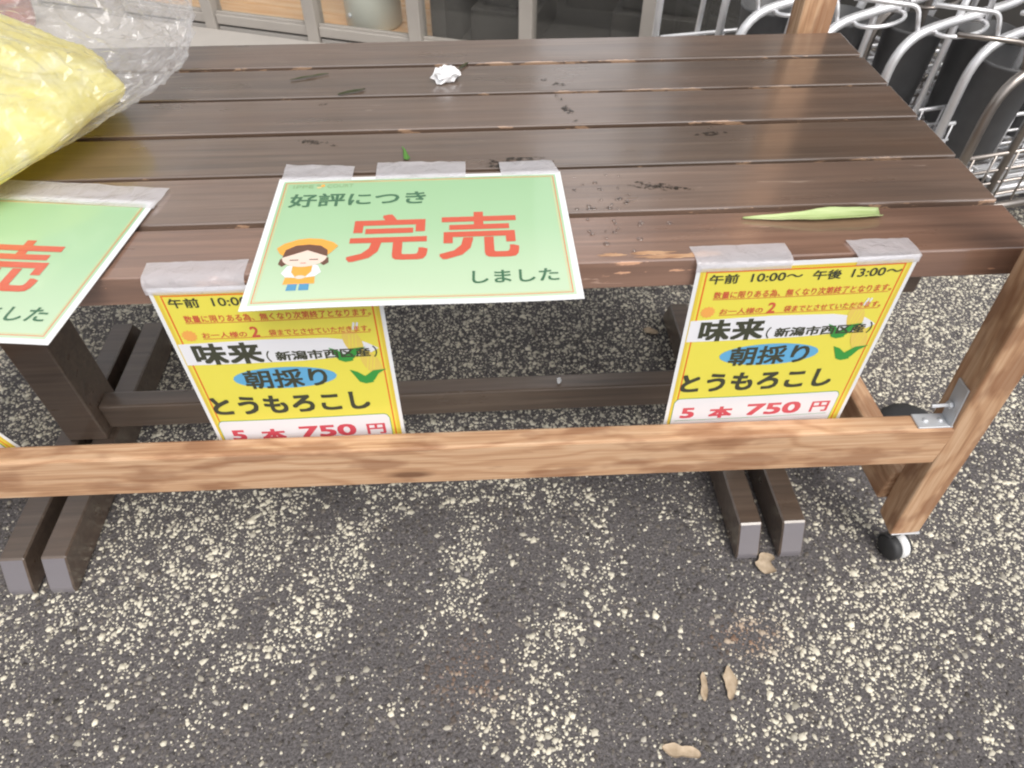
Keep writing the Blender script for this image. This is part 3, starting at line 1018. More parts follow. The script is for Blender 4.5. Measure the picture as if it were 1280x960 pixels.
class Sheet:
    """laminated sheet: printed millimetres (u right, v down) -> the place it hangs or lies"""
    def __init__(self, name, label, cat, origin, ux, vy, w, h, curl=None, group=None):
        self.o, self.ux, self.vy = Vector(origin), Vector(ux).normalized(), Vector(vy).normalized()
        self.n = self.vy.cross(self.ux).normalized()
        self.w, self.h = w, h
        self.curl = curl or (lambda u, v: 0.0)
        self.root = thing(name, label, cat, self.o, group=group)
        self.sheet('sheet', 0, 0, w, h, 'lam', 0, 14)

    def P(self, u, v, layer=0.0):
        return self.ux * (u / 1000) + self.vy * (v / 1000) + self.n * (self.curl(u, v) + layer * 0.00014 + 0.0003)

    def put(self, name, V, F, mat, attr=None):
        me = mesh(name, V, F)
        o = link_obj(name, me, M[mat], self.root)
        if attr is not None:
            a = me.color_attributes.new('sheet', 'FLOAT_COLOR', 'POINT')
            a.data.foreach_set('color', np.array([[k, k, k, 1] for k in attr], np.float32).ravel())
        return o

    def sheet(self, name, u0, v0, u1, v1, mat, layer, n=14):
        V, F = [], []
        for j in range(n + 1):
            for i in range(n + 1):
                V.append(self.P(u0 + (u1 - u0) * i / n, v0 + (v1 - v0) * j / n, layer))
        k = (n + 1) ** 2
        for j in range(n + 1):
            for i in range(n + 1):
                V.append(self.P(u0 + (u1 - u0) * i / n, v0 + (v1 - v0) * j / n, layer - 4))
        for j in range(n):
            for i in range(n):
                a = j * (n + 1) + i
                F.append((a, a + n + 1, a + n + 2, a + 1))
                F.append((k + a, k + a + 1, k + a + n + 2, k + a + n + 1))
        for i in range(n):
            for a, b in ((i, i + 1), (n * (n + 1) + i + 1, n * (n + 1) + i), ((i + 1) * (n + 1), i * (n + 1)), (i * (n + 1) + n, (i + 1) * (n + 1) + n)):
                F.append((a, b, k + b, k + a))
        return self.put(name, V, F, mat)

    def area(self, name, u0, v0, u1, v1, mat, layer, n=14, grad=False):
        V, F, A = [], [], []
        for j in range(n + 1):
            for i in range(n + 1):
                V.append(self.P(u0 + (u1 - u0) * i / n, v0 + (v1 - v0) * j / n, layer))
                A.append(j / n)
        for j in range(n):
            for i in range(n):
                a = j * (n + 1) + i
                F.append((a, a + n + 1, a + n + 2, a + 1))
        return self.put(name, V, F, mat, A if grad else None)

    def frame(self, name, u0, v0, u1, v1, wd, mat, layer, n=14):
        V, F = [], []
        for (a0, b0, a1, b1) in ((u0, v0, u1, v0 + wd), (u0, v1 - wd, u1, v1), (u0, v0 + wd, u0 + wd, v1 - wd), (u1 - wd, v0 + wd, u1, v1 - wd)):
            k = len(V)
            for i in range(n + 1):
                t = i / n
                if a1 - a0 > b1 - b0:
                    V += [self.P(a0 + (a1 - a0) * t, b0, layer), self.P(a0 + (a1 - a0) * t, b1, layer)]
                else:
                    V += [self.P(a1, b0 + (b1 - b0) * t, layer), self.P(a0, b0 + (b1 - b0) * t, layer)]
            for i in range(n):
                F.append((k + 2 * i, k + 2 * i + 1, k + 2 * i + 3, k + 2 * i + 2))
        return self.put(name, V, F, mat)

    def poly(self, name, pts, mat, layer):
        """star-shaped outline, filled as a fan"""
        cu, cv = sum(p[0] for p in pts) / len(pts), sum(p[1] for p in pts) / len(pts)
        V = [self.P(cu, cv, layer)] + [self.P(a, b, layer) for a, b in pts]
        n = len(pts)
        F = [(0, 1 + (i + 1) % n, 1 + i) for i in range(n)]
        return self.put(name, V, F, mat)

    def strip(self, name, left, right, mat, layer):
        V, F = [], []
        for a, b in zip(left, right):
            V += [self.P(*a, layer), self.P(*b, layer)]
        for i in range(len(left) - 1):
            F.append((2 * i, 2 * i + 2, 2 * i + 3, 2 * i + 1))
        return self.put(name, V, F, mat)

    def columns(self, name, top, bot, u0, u1, mat, layer, n=40, rows=4):
        """area between two edge curves, filled column by column"""
        V, F = [], []
        for i in range(n + 1):
            u = u0 + (u1 - u0) * i / n
            a, b = top(u), bot(u)
            for j in range(rows + 1):
                V.append(self.P(u, a + (b - a) * j / rows, layer))
        for i in range(n):
            for j in range(rows):
                k = i * (rows + 1) + j
                F.append((k, k + 1, k + rows + 2, k + rows + 1))
        return self.put(name, V, F, mat)

    def ellipse(self, name, cu, cv, a, b, mat, layer, n=36):
        if a > 20:
            f = lambda u: b * math.sqrt(max(0.0, 1 - ((u - cu) / a) ** 2))
            return self.columns(name, lambda u: cv - f(u), lambda u: cv + f(u), cu - a, cu + a, mat, layer, 60)
        return self.poly(name, [(cu + a * math.cos(2 * math.pi * i / n), cv + b * math.sin(2 * math.pi * i / n)) for i in range(n)], mat, layer)

    def rounded(self, name, u0, v0, u1, v1, r, mat, layer):
        def ins(u):
            e = max(0.0, r - (u - u0), r - (u1 - u))
            return r - math.sqrt(max(0.0, r * r - e * e))
        return self.columns(name, lambda u: v0 + ins(u), lambda u: v1 - ins(u), u0, u1, mat, layer, 80)

    def text(self, body, u0, v0, u1, v1, mat, layer, bold=0.0, name='lettering', shear=0.0):
        v, f = text_geo(body, bold)
        V = [self.P(u0 + (u1 - u0) * a + shear * (b - 0.5), v1 + (v0 - v1) * b, layer + z) for a, b, z in v]
        return self.put(name, V, f, mat)

    def tape(self, pts, wrinkle=0.0014, nu=16, nv=7, edge=None):
        """strip of clear tape between the two (u, v) edges given as corner quad; edge = a function giving the world-side fold"""
        V, F = [], []
        (a, b, c, d) = pts                    # top-left, top-right, bottom-right, bottom-left in sheet millimetres
        for j in range(nv + 1):
            for i in range(nu + 1):
                s, t = i / nu, j / nv
                u = (a[0] * (1 - s) + b[0] * s) * (1 - t) + (d[0] * (1 - s) + c[0] * s) * t
                v = (a[1] * (1 - s) + b[1] * s) * (1 - t) + (d[1] * (1 - s) + c[1] * s) * t
                if j == 0:
                    v += 1.2 * noise.noise((u * 0.3, 3.7, 1.1))
                w = wrinkle * (0.5 + noise.noise((u * 0.06, v * 0.09, a[0])))
                p = edge(u, v, w) if edge else self.P(u, v, 7) + self.n * max(w, 0)
                V.append(p)
        for j in range(nv):
            for i in range(nu):
                k = j * (nu + 1) + i
                F.append((k, k + nu + 1, k + nu + 2, k + 1))
        o = self.put('clear_tape', V, F, 'tape')
        o.data.polygons.foreach_set('use_smooth', [True] * len(o.data.polygons))
        return o


def yellow_sign(label, origin, rot, group, tapes, curl):
    ux = Vector((math.cos(rot), 0, math.sin(rot)))
    vy = Vector((math.sin(rot), 0, -math.cos(rot)))
    S = Sheet('price_sign', label, 'sign', origin, ux, vy, 210, 290, curl, group)
    S.area('yellow_ground', 4, 5, 206, 286, 'pyellow', 1)
    S.frame('golden_margin', 4, 5, 206, 286, 3.2, 'pdeep', 2)
    S.frame('border_line', 9.5, 8.5, 200.5, 281, 1.5, 'porange', 2)
    S.text('午前', 14, 12, 42, 23.5, 'pdark', 4, 0.022)
    S.text('10:00～', 54, 12.5, 103, 22.5, 'pdark', 4, 0.012)
    S.text('午後', 113, 12, 141, 23.5, 'pdark', 4, 0.022)
    S.text('13:00～', 151, 12.5, 199, 22.5, 'pdark', 4, 0.012)
    S.text('数量に限りある為、無くなり次第終了となります。', 22, 33, 197, 42, 'pred', 4, 0.012)
    S.area('underline', 22, 42.6, 195, 43.3, 'pred', 4, 6)
    S.text('お一人様の', 32, 55, 75, 62.5, 'pred', 4, 0.012)
    S.text('2', 79, 49.5, 87, 63, 'pred', 4, 0.02)
    S.text('袋までとさせていただきます。', 96, 54.5, 194, 62.5, 'pred', 4, 0.012)
    S.area('underline', 32, 63.2, 193, 63.9, 'pred', 4, 6)
    # white band fading to a point on the right
    tb = ([5, 40, 90, 150, 185, 198], [70, 68.5, 67, 69, 76, 86])
    bb = ([5, 60, 120, 185, 198], [99, 99, 98.5, 95, 86.2])
    S.columns('white_band', lambda u: float(np.interp(u, *tb)), lambda u: float(np.interp(u, *bb)), 5, 198, 'pwhite', 3)
    # sun
    pts = []
    for i in range(24):
        r_ = 7.6 if i % 2 == 0 else 6.2
        pts.append((20 + r_ * math.cos(2 * math.pi * i / 24), 59 + r_ * math.sin(2 * math.pi * i / 24)))
    S.poly('sun_mark', pts, 'psun', 3.2)
    # two ears of maize
    for (cu, cv, tl) in ((174, 76, 0.25), (188, 106, 0.35)):
        S.poly('maize_ear', [(cu + 9.0 * math.cos(a) + tl * -13 * math.sin(a), cv - 18 * math.sin(a)) for a in [2 * math.pi * i / 26 for i in range(26)]], 'pcorn', 3.4)
        for k in range(3):
            x0 = cu - 3.6 + 3.3 * k
            S.strip('kernel_row', [(x0 - 0.35 + tl * 10 * (0.5 - t), cv - 10 + 20 * t) for t in (0, .25, .5, .75, 1)],
                    [(x0 + 0.55 + tl * 10 * (0.5 - t), cv - 10 + 20 * t) for t in (0, .25, .5, .75, 1)], 'pyellow', 3.8)
    S.text('〃', 176, 50, 183, 60, 'pwhite', 3.6, 0.03, 'silk_mark')
    for (cu, cv, sc) in ((166, 92, 1.22), (182, 125, 1.25)):
        S.poly('husk_leaf', [(cu - 15 * sc + 1, cv - 8 * sc), (cu - 8 * sc, cv - 5 * sc), (cu - 3 * sc, cv - 0 * sc), (cu + 1 * sc, cv + 2), (cu + 4 * sc, cv + 8 * sc), (cu - 3 * sc, cv + 9.5 * sc), (cu - 8 * sc, cv + 7 * sc), (cu - 10.5 * sc, cv + 1)], 'pleaf', 4.2)
        S.poly('husk_leaf', [(cu - 4 * sc, cv + 8 * sc), (cu - 2 * sc, cv - 0 * sc), (cu + 5 * sc, cv - 6 * sc), (cu + 16 * sc, cv - 7 * sc), (cu + 9 * sc, cv - 2 * sc), (cu + 5 * sc, cv + 5 * sc), (cu + 1 * sc, cv + 9 * sc)], 'pleaf', 4.5)
    S.text('味', 16, 69.5, 48, 99, 'pdark', 5, 0.036)
    S.text('来', 49.5, 69.5, 83, 99, 'pdark', 5, 0.036)
    S.text('（', 86, 82.5, 90, 98, 'pdark', 5, 0.01)
    S.text('新潟市西区産', 95, 84, 189, 97, 'pdark', 5, 0.030)
    S.text('）', 192, 82.5, 196, 98, 'pdark', 5, 0.01)
    S.ellipse('blue_oval', 97, 122, 53, 15.5, 'pblue', 3)
    S.text('朝採り', 55, 109, 140, 137, 'pdark', 5, 0.022)
    S.text('とうもろこし', 10, 148, 178, 177, 'pdark', 4, 0.034)
    S.rounded('price_outline', 7, 187, 196, 266, 7, 'pleaf', 3)
    S.rounded('price_panel', 7.7, 187.7, 195.3, 265.3, 6.5, 'pwhite', 4)
    S.text('5', 17, 203, 33, 221, 'ppink', 5, 0.035)
    S.text('本', 50, 203, 77, 223, 'ppink', 5, 0.045)
    S.text('750', 93, 201, 156, 221, 'ppink', 5, 0.030)
    S.text('円', 168, 203, 189, 221, 'ppink', 5, 0.025)
    S.area('underline', 12, 224.5, 190, 225.1, 'pleaf', 5, 6)
    for (x0, x1, dpt, dn, sk) in tapes:                # tape folded over the edge of the plank
        def fold(u, v, w):
            # v < 0 lies on the plank, v > 0 hangs down the face of the sheet
            base = S.ux * ((u - 0) / 1000)
            if v >= 0:
                return S.P(u, v, 7)
            x = S.o.x + u / 1000
            over = -v / 1000
            e = 0.0115 + (S.o.z - TZ)       # climb up to the plank's top first
            rise = TZ + 0.0016 - S.o.z - base.z
            if over < 0.014:
                t = over / 0.014
                return Vector((u / 1000, -0.0018 * (1 - t) + (0.0 - S.o.y) * t * t, base.z + rise * math.sin(t * math.pi / 2)))
            return Vector((u / 1000 + sk * (over - 0.014), -S.o.y + (over - 0.014), base.z + rise + max(0, w) * 0.8))
        S.tape([(x0, -dpt), (x1, -dpt), (x1 - 1, dn), (x0 + 1, dn)], 0.0009, 14, 16, fold)
    return S


G_Y = 'yellow price signs hanging from the table edge'
yellow_sign('yellow maize price sign on the right, below the pale green husk leaf', (0.2270, -0.0065, TZ - 0.0020), 0.0179, G_Y,
            [(-2, 90, 31, 8, -0.10), (150, 212, 33, 8, -0.12)], lambda u, v: 0.0010 * math.sin(u / 70) + 0.0006 * (v / 290) ** 2)
yellow_sign('yellow maize price sign half covered by the middle green sold-out sign', (-0.2785, -0.0062, TZ - 0.0075), 0.0, G_Y,
            [(-3, 90, 33, 7, 0.0)], lambda u, v: 0.0012 * math.sin((u + 40) / 60))
a3 = R(19)
tr3 = Vector((-0.5712, -0.0066, TZ - 0.012))           # top right corner of the tilted one
yellow_sign('tilted yellow price sign at the left edge, only its lower corner showing', tr3 - Vector((math.cos(a3), 0, math.sin(a3))) * 0.210, a3, G_Y,
            [], lambda u, v: 0.0)


def green_sign(label, origin, rot, tapes, curl, dz=0.0):
    ux = Vector((math.cos(rot), math.sin(rot), 0))
    vy = Vector((math.sin(rot), -math.cos(rot), 0))
    S = Sheet('sold_out_sign', label, 'sign', (origin[0], origin[1], TZ + 0.0022 + dz), ux, vy, 297, 211, curl, 'green sold-out signs on the table')
    S.area('green_ground', 6, 6, 291, 205, 'pgreenbg', 1, 16, True)
    S.frame('border_line', 8.5, 9, 288.5, 202, 0.8, 'porange', 2)
    S.frame('gold_line', 10.5, 11, 286.5, 200, 0.6, 'pgold', 2)
    S.text('IPPE', 17, 14, 38, 20, 'plogo', 3, 0.005)
    S.ellipse('emblem_leaf', 43.0, 15.2, 2.5, 1.9, 'plogo', 3, 16)
    S.ellipse('emblem_leaf', 47.5, 16.0, 2.2, 2.4, 'pkerch', 3, 16)
    S.ellipse('emblem_leaf', 44.0, 19.4, 2.7, 1.8, 'pgold', 3, 16)
    S.text('COURT', 52, 14, 79, 20, 'plogo', 3, 0.005)
    S.text('好評につき', 17, 31, 155, 55, 'pgreen', 3, 0.018)
    S.text('完', 84, 73, 159, 149, 'pred', 3, 0.019)
    S.text('売', 170, 73, 245, 149, 'pred', 3, 0.019)
    S.text('しました', 200, 167, 278, 185, 'pgreen', 3, 0.016)
    # little shop helper bowing: headscarf, face, apron, feet
    cx = 46
    S.poly('hair_bunch', [(cx - 22, 140), (cx - 17, 140), (cx - 15, 148), (cx - 19, 152), (cx - 23, 148)], 'phair', 3.0)
    S.poly('hair_bunch', [(cx + 22, 140), (cx + 17, 140), (cx + 15, 148), (cx + 19, 152), (cx + 23, 148)], 'phair', 3.0)
    S.poly('blue_leg', [(cx - 9, 172), (cx - 1, 172), (cx - 1, 187), (cx - 10, 187)], 'pshoe', 3.0)
    S.poly('blue_leg', [(cx + 1, 172), (cx + 9, 172), (cx + 10, 187), (cx + 1, 187)], 'pshoe', 3.0)
    S.poly('apron', [(cx - 9, 151), (cx + 9, 151), (cx + 13, 166), (cx + 14, 178), (cx - 14, 178), (cx - 13, 166)], 'pkerch', 3.4)
    S.poly('sleeve', [(cx - 9, 150), (cx - 14, 152), (cx - 18, 162), (cx - 13, 168), (cx - 4, 169), (cx - 9, 161)], 'pwhite', 3.8)
    S.poly('sleeve', [(cx + 9, 150), (cx + 14, 152), (cx + 18, 162), (cx + 13, 168), (cx + 4, 169), (cx + 9, 161)], 'pwhite', 3.8)
    S.ellipse('hands', cx, 168.5, 4.5, 2.6, 'pskin', 4.2, 18)
    S.ellipse('face', cx, 139, 20.5, 14.5, 'pskin', 4.4, 36)
    S.poly('headscarf', [(cx - 28, 124), (cx - 22, 117), (cx - 10, 111), (cx, 109.5), (cx + 12, 111), (cx + 24, 117), (cx + 29, 123), (cx + 24, 132), (cx + 21, 136), (cx, 128), (cx - 20, 136), (cx - 24, 132)], 'pkerch', 4.8)
    S.poly('fringe', [(cx - 20.5, 139), (cx - 19, 127), (cx - 10, 120.5), (cx + 2, 119.5), (cx + 13, 122), (cx + 20, 129), (cx + 21, 139), (cx + 14, 131), (cx + 3, 126.5), (cx - 10, 131)], 'phair', 5.2)
    S.text('–', cx - 13, 142.5, cx - 5, 143.8, 'phair', 5.6, 0.0, 'closed_eye')
    S.text('–', cx + 5, 142.5, cx + 13, 143.8, 'phair', 5.6, 0.0, 'closed_eye')
    S.text('–', cx - 2.5, 147.6, cx + 2.5, 148.5, 'pred', 5.6, 0.0, 'mouth')
    for t in tapes:
        S.tape(t)
    return S


def curl_mid(u, v):
    return 0.0018 * (u / 297) ** 2 * (v / 211) + 0.0012 * math.sin(u / 55.0) * (v / 211) ** 2 + 0.0004


green_sign('green sold-out sign in the middle, all four corners in view', (-0.1825, 0.1548), 0.0, [
    [(3, -27), (77, -20), (76, 8), (3, 6)], [(101, -26), (196, -23), (196, 9), (101, 8)], [(232, -19), (290, -22), (296, 6), (234, 8)]], curl_mid, 0.0008)
rl = -0.125
green_sign('slanted green sold-out sign at the left edge, cut off by the frame', (-0.3010 - 0.297 * math.cos(rl), 0.1190 - 0.297 * math.sin(rl)), rl, [
    [(-5, -30), (302, -24), (301, 14), (-5, 4)]], lambda u, v: 0.0006 + 0.0015 * (v / 211) * math.sin(u / 60.0) ** 2)

# ------------------------------------------------------------------ plastic bag with yellow polythene inside
def rad_fn(cx, cy, pts):
    aa = sorted([(math.atan2(y - cy, x - cx), math.hypot(x - cx, y - cy)) for x, y in pts])
    A = [a for a, _ in aa]
    B = [b for _, b in aa]
    A = [A[-1] - 2 * math.pi] + A + [A[0] + 2 * math.pi]
    B = [B[-1]] + B + [B[0]]
    return lambda t: float(np.interp((t + math.pi) % (2 * math.pi) - math.pi, A, B))


def ridged(p, s, oct_=4, seed=0.0, stretch=1.0):
    p = (p[0] * stretch + 0.25 * (1 - stretch) * p[1], p[1], p[2] * (0.4 + 0.6 * stretch))
    a, v, f = 1.0, 0.0, s
    for k in range(oct_):
        v += a * (1 - 2.2 * abs(noise.noise((p[0] * f + seed, p[1] * f - seed, p[2] * f + k * 3.3))))
        a *= 0.52
        f *= 2.05
    return v


def pillow(name, cx, cy, outline, zedge, h, low, amp, sc, seed, nt=150, nr=46, pw=0.55, crinkle=0.0):
    """stuffed bag: outline in plan, edge height, dome height, slack belly on the table"""
    rf = rad_fn(cx, cy, outline)
    V, F = [], []
    ring = []
    for j in range(2 * nr + 1):
        s = j / nr                                # 0 top centre .. 1 edge .. 2 bottom centre
        rr = math.sin(min(s, 2 - s) * math.pi / 2)
        for i in range(nt):
            t = 2 * math.pi * i / nt - math.pi
            r0 = rf(t) * (1 + 0.035 * noise.noise((math.cos(t) * 4 + seed, math.sin(t) * 4, 0)))
            x, y = cx + rr * r0 * math.cos(t), cy + rr * r0 * math.sin(t)
            q = max(0.0, 1 - rr * rr) ** pw
            ze = zedge(x, y)
            if s <= 1:
                z = ze + h(x, y) * q
            else:
                z = ze - (ze - low) * q
            w = amp * ridged((x, y, z), sc, 4, seed, 0.34) * (1.0 if s <= 1 else 0.35)
            fl = 0.35 + 0.65 * q
            x += w * 0.5 * math.cos(t)
            y += w * 0.5 * math.sin(t)
            z += w * fl if s <= 1 else abs(w) * 0.3
            if crinkle:
                crinkle = 0.0010 + 0.0030 * min(1.0, max(0.0, (x + 0.42 + 0.35 * (y - 0.30)) / 0.05))
                x += random.uniform(-1, 1) * crinkle * rr
                y += random.uniform(-1, 1) * crinkle * rr
                z += random.uniform(-1, 1) * crinkle * 0.8
            V.append((x, y, max(z, TZ + 0.0015)))
    for j in range(2 * nr):
        for i in range(nt):
            a, b = j * nt + i, j * nt + (i + 1) % nt
            if crinkle:
                F += [(a, a + nt, b + nt), (a, b + nt, b)] if random.random() < 0.5 else [(a, a + nt, b), (a + nt, b + nt, b)]
            else:
                F.append((a, a + nt, b + nt, b))
    return mesh(name, V, F)


yb = pillow('yellow_bag', -0.575, 0.275, [(-0.468, 0.096), (-0.422, 0.160), (-0.394, 0.228), (-0.372, 0.285), (-0.412, 0.345), (-0.440, 0.395), (-0.50, 0.432), (-0.60, 0.45), (-0.78, 0.43), (-0.80, 0.20), (-0.70, 0.12), (-0.52, 0.10)],
            lambda x, y: TZ + 0.034 + 0.008 * math.sin(x * 30), lambda x, y: 0.060, TZ + 0.003, 0.010, 17, 2.2)
tag(link_obj('yellow_bag', yb, M['yellowbag'], smooth=True), 'crumpled yellow polythene stuffed inside the clear bag', 'bag')
cb = pillow('clear_bag', -0.56, 0.31, [(-0.462, 0.084), (-0.412, 0.155), (-0.376, 0.240), (-0.348, 0.302), (-0.326, 0.350), (-0.323, 0.420), (-0.338, 0.462), (-0.375, 0.50), (-0.46, 0.545), (-0.58, 0.58), (-0.78, 0.56), (-0.84, 0.30), (-0.72, 0.09), (-0.52, 0.078)],
            lambda x, y: TZ + 0.040 + 0.02 * max(0, min(1, (y - 0.3) / 0.2)), lambda x, y: 0.096 if x < -0.42 else 0.096 - 0.05 * min(1, (x + 0.42) / 0.09), TZ + 0.002, 0.012, 24, 7.9, 170, 46, crinkle=0.0040)
tag(link_obj('clear_bag', cb, M['bagfilm']), 'crinkled clear plastic bag lying on the left of the table', 'bag')

# ------------------------------------------------------------------ small things on the table
bm = bmesh.new()
bmesh.ops.create_icosphere(bm, subdivisions=3, radius=1)
for v in bm.verts:
    p = v.co.copy()
    k = noise.noise((p.x * 2.6, p.y * 2.6, p.z * 2.6 + 4)) + random.uniform(-.16, .16)
    tp = 1.0 - 0.62 * max(-0.3, p.y)
    v.co = Vector((p.x * 0.0155 * tp * (1 + 0.55 * k), p.y * 0.0185 * (1 + 0.45 * k), max(0.0008, (p.z * 0.008 * (1 + 0.8 * k) + 0.007) * (1.1 - 0.3 * p.y))))
tag(link_obj('tissue', from_bm('tissue', bm), M['paper'], None, (-0.010, 0.396, TZ), (0, 0, R(20))), 'small crumpled white tissue lying on the dark planks', 'tissue')


def leaf(name, L, W, label, cat, mat, loc, rz, prof=None, thick=0.0008, cup=0.25, wav=0.0, seed=0.0, n=22, m_=6, group=None, parent=None, rx=0.0):
    """a blade along local X with a given half-width profile"""
    V, F = [], []
    for side in (0, 1):
        for i in range(n + 1):
            t = i / n
            wd = W * (prof(t) if prof else max(0.02, math.sin(math.pi * min(1, t * 0.97 + 0.02)) ** 0.6))
            for j in range(m_ + 1):
                s = j / m_ * 2 - 1
                rag = 1 + 0.18 * noise.noise((t * 7 + seed, s * 1.5, seed))
                y = s * wd * rag + W * 0.4 * noise.noise((t * 2 + seed, seed, 0.3))
                z = cup * wd * s * s + wav * noise.noise((t * 4 + seed, s * 1.2, 2.0)) + abs(wav) * 0.6 + (0 if side else thick)
                V.append(((t - 0.5) * L, y, z))
    k = (n + 1) * (m_ + 1)
    for i in range(n):
        for j in range(m_):
            a = i * (m_ + 1) + j
            F.append((a, a + m_ + 1, a + m_ + 2, a + 1))
            F.append((k + a, k + a + 1, k + a + m_ + 2, k + a + m_ + 1))
    for i in range(n):
        for a, b in ((i * (m_ + 1), (i + 1) * (m_ + 1)), ((i + 1) * (m_ + 1) + m_, i * (m_ + 1) + m_)):
            F.append((a, b, k + b, k + a))
    for j in range(m_):
        for a, b in ((j + 1, j), (n * (m_ + 1) + j, n * (m_ + 1) + j + 1)):
            F.append((a, b, k + b, k + a))
    o = link_obj(name, mesh(name, V, F), M[mat], parent, loc, (rx, 0, rz), True)
    return tag(o, label, cat, group)


leaf('corn_husk', 0.138, 0.0085, 'long pale green maize husk leaf on the front plank', 'leaf', 'husk', (0.356, 0.0585, TZ + 0.0008), R(-1),
     lambda t: min(1.0, 0.08 + 1.7 * t) * (1.0 if t < 0.85 else 1.0 - 1.6 * (t - 0.85)), 0.0012, 0.55, 0.0012, 2.0)
leaf('green_blade', 0.030, 0.0035, 'thin green leaf blade tucked behind the middle sign\'s tape', 'leaf', 'blade', (-0.054, 0.207, TZ + 0.001), R(104), lambda t: 1 - 0.95 * t, 0.0006, 0.5)
for k, (x, y, L, rz, lb) in enumerate(((-0.128, 0.362, 0.036, 24, 'thin dark leaf sliver on the planks, left of the tissue'), (-0.187, 0.409, 0.05, 20, 'long dark straw lying across the planks further left of the tissue'),
                                      (0.014, 0.432, 0.022, 55, 'short dark twig just behind the white tissue'))):
    leaf('leaf_scrap', L, 0.0022 if k else 0.0034, lb, 'leaf scrap', 'scrap', (x, y, TZ + 0.0012), R(rz), None, 0.0006, 0.2, 0.0006, k * 3.3)
# dark damp marks soaked into the planks
for k, (pl, x, y, a, b, rz) in enumerate(((3, 0.131, 0.333, 0.010, 0.0045, 100), (3, 0.139, 0.301, 0.013, 0.0055, -70), (3, 0.143, 0.274, 0.006, 0.0035, 0), (2, 0.074, 0.184, 0.042, 0.010, 4), (4, 0.136, 0.372, 0.008, 0.006, 0),
                                          (4, 0.118, 0.388, 0.005, 0.004, 0), (2, -0.165, 0.240, 0.018, 0.008, -10), (2, -0.14, 0.234, 0.010, 0.003, -30), (1, 0.215, 0.124, 0.030, 0.007, -12), (3, -0.16, 0.33, 0.006, 0.003, 20), (2, 0.30, 0.235, 0.02, 0.004, 5))):
    n = 22
    pts = [(math.cos(6.283 * i / n) * a * (1 + 0.75 * noise.noise((i * 0.8, k * 2.2, 0))), math.sin(6.283 * i / n) * b * (1 + 0.75 * noise.noise((i * 0.7, k * 3.1, 5)))) for i in range(n)]
    c, s = math.cos(R(rz)), math.sin(R(rz))
    pw = planks[pl]
    base = Vector((x, y, 0)) - Vector(TO) - pw.location
    top = max(v.co.z for v in pw.data.vertices) + 0.00025
    V = [(0, 0, 0.0001)] + [(p * c - q * s, p * s + q * c, 0) for p, q in pts]
    st = link_obj('damp_mark', mesh('damp_mark', V, [(0, 1 + i, 1 + (i + 1) % n) for i in range(n)]), None, pw, (base.x, base.y, top))
    st.data.materials.append(M.setdefault('damp', damp_mat()))
# stain worn off the front edge
for k, (x, y, a, b) in enumerate(((0.205, 0.0050, 0.030, 0.0032), (0.235, 0.0062, 0.016, 0.0042), (0.185, 0.011, 0.018, 0.0030), (0.150, 0.010, 0.012, 0.0025))):
    n = 30
    V = [(0, 0, 0.0001)] + [(math.cos(6.283 * i / n) * a * (1 + 0.8 * noise.noise((i * 0.9, k * 2.2, 9))), math.sin(6.283 * i / n) * b * (1 + 0.6 * noise.noise((i * 0.7, k * 3.1, 7))), 0) for i in range(n)]
    base = Vector((x, y, 0)) - Vector(TO) - planks[0].location
    wp = link_obj('worn_patch', mesh('worn_patch', V, [(0, 1 + i, 1 + (i + 1) % n) for i in range(n)]), M['raw'], planks[0], (base.x, base.y, max(v.co.z for v in planks[0].data.vertices) + 0.0003))
# water drops beside the middle sign
V, F = [], []
for k in range(60):
    x = 0.150 + random.gauss(0, 0.022)
    y = 0.085 + random.gauss(0, 0.045)
    if x < 0.124 or not (0.006 < y < 0.164) or 0.070 < y < 0.085:
        continue
    r_ = random.uniform(0.0008, 0.0030)
    b = len(V)
    for j in range(5):
        ph = j / 4 * math.pi / 2
        for i in range(10):
            an = 6.283 * i / 10
            V.append((x + r_ * math.cos(ph) * math.cos(an) * 1.2, y + r_ * math.cos(ph) * math.sin(an), TZ + 0.0005 + r_ * 0.45 * math.sin(ph)))
    for j in range(4):
        for i in range(10):
            F.append((b + j * 10 + i, b + j * 10 + (i + 1) % 10, b + (j + 1) * 10 + (i + 1) % 10, b + (j + 1) * 10 + i))
_m = Mat('water')
_m.set('Base Color', (1.0, 1.0, 1.0))
_m.set('Transmission Weight', 1.0)
_m.set('IOR', 1.33)
_m.set('Roughness', 0.03)
_m.set('Specular IOR Level', 0.9)
_m.set('Coat Weight', 1.0)
_m.set('Coat Roughness', 0.02)
_n = _m.noise(_m.coord(), 200, 2)
_m.bump(_n, 0.1, 0.0003)
tag(link_obj('water_drops', mesh('water_drops', V, F), _m.m, smooth=True), 'beads of water on the planks right of the middle sign', 'water drops', kind='stuff')
# white fleck on the stretcher
leaf('paper_fleck', 0.014, 0.0035, 'tiny white curl of paper on the stretcher under the table', 'paper', 'paper', (0.146, 0.258, 0.1225), R(75), None, 0.0006, 0.5, 0.002, 4.0)

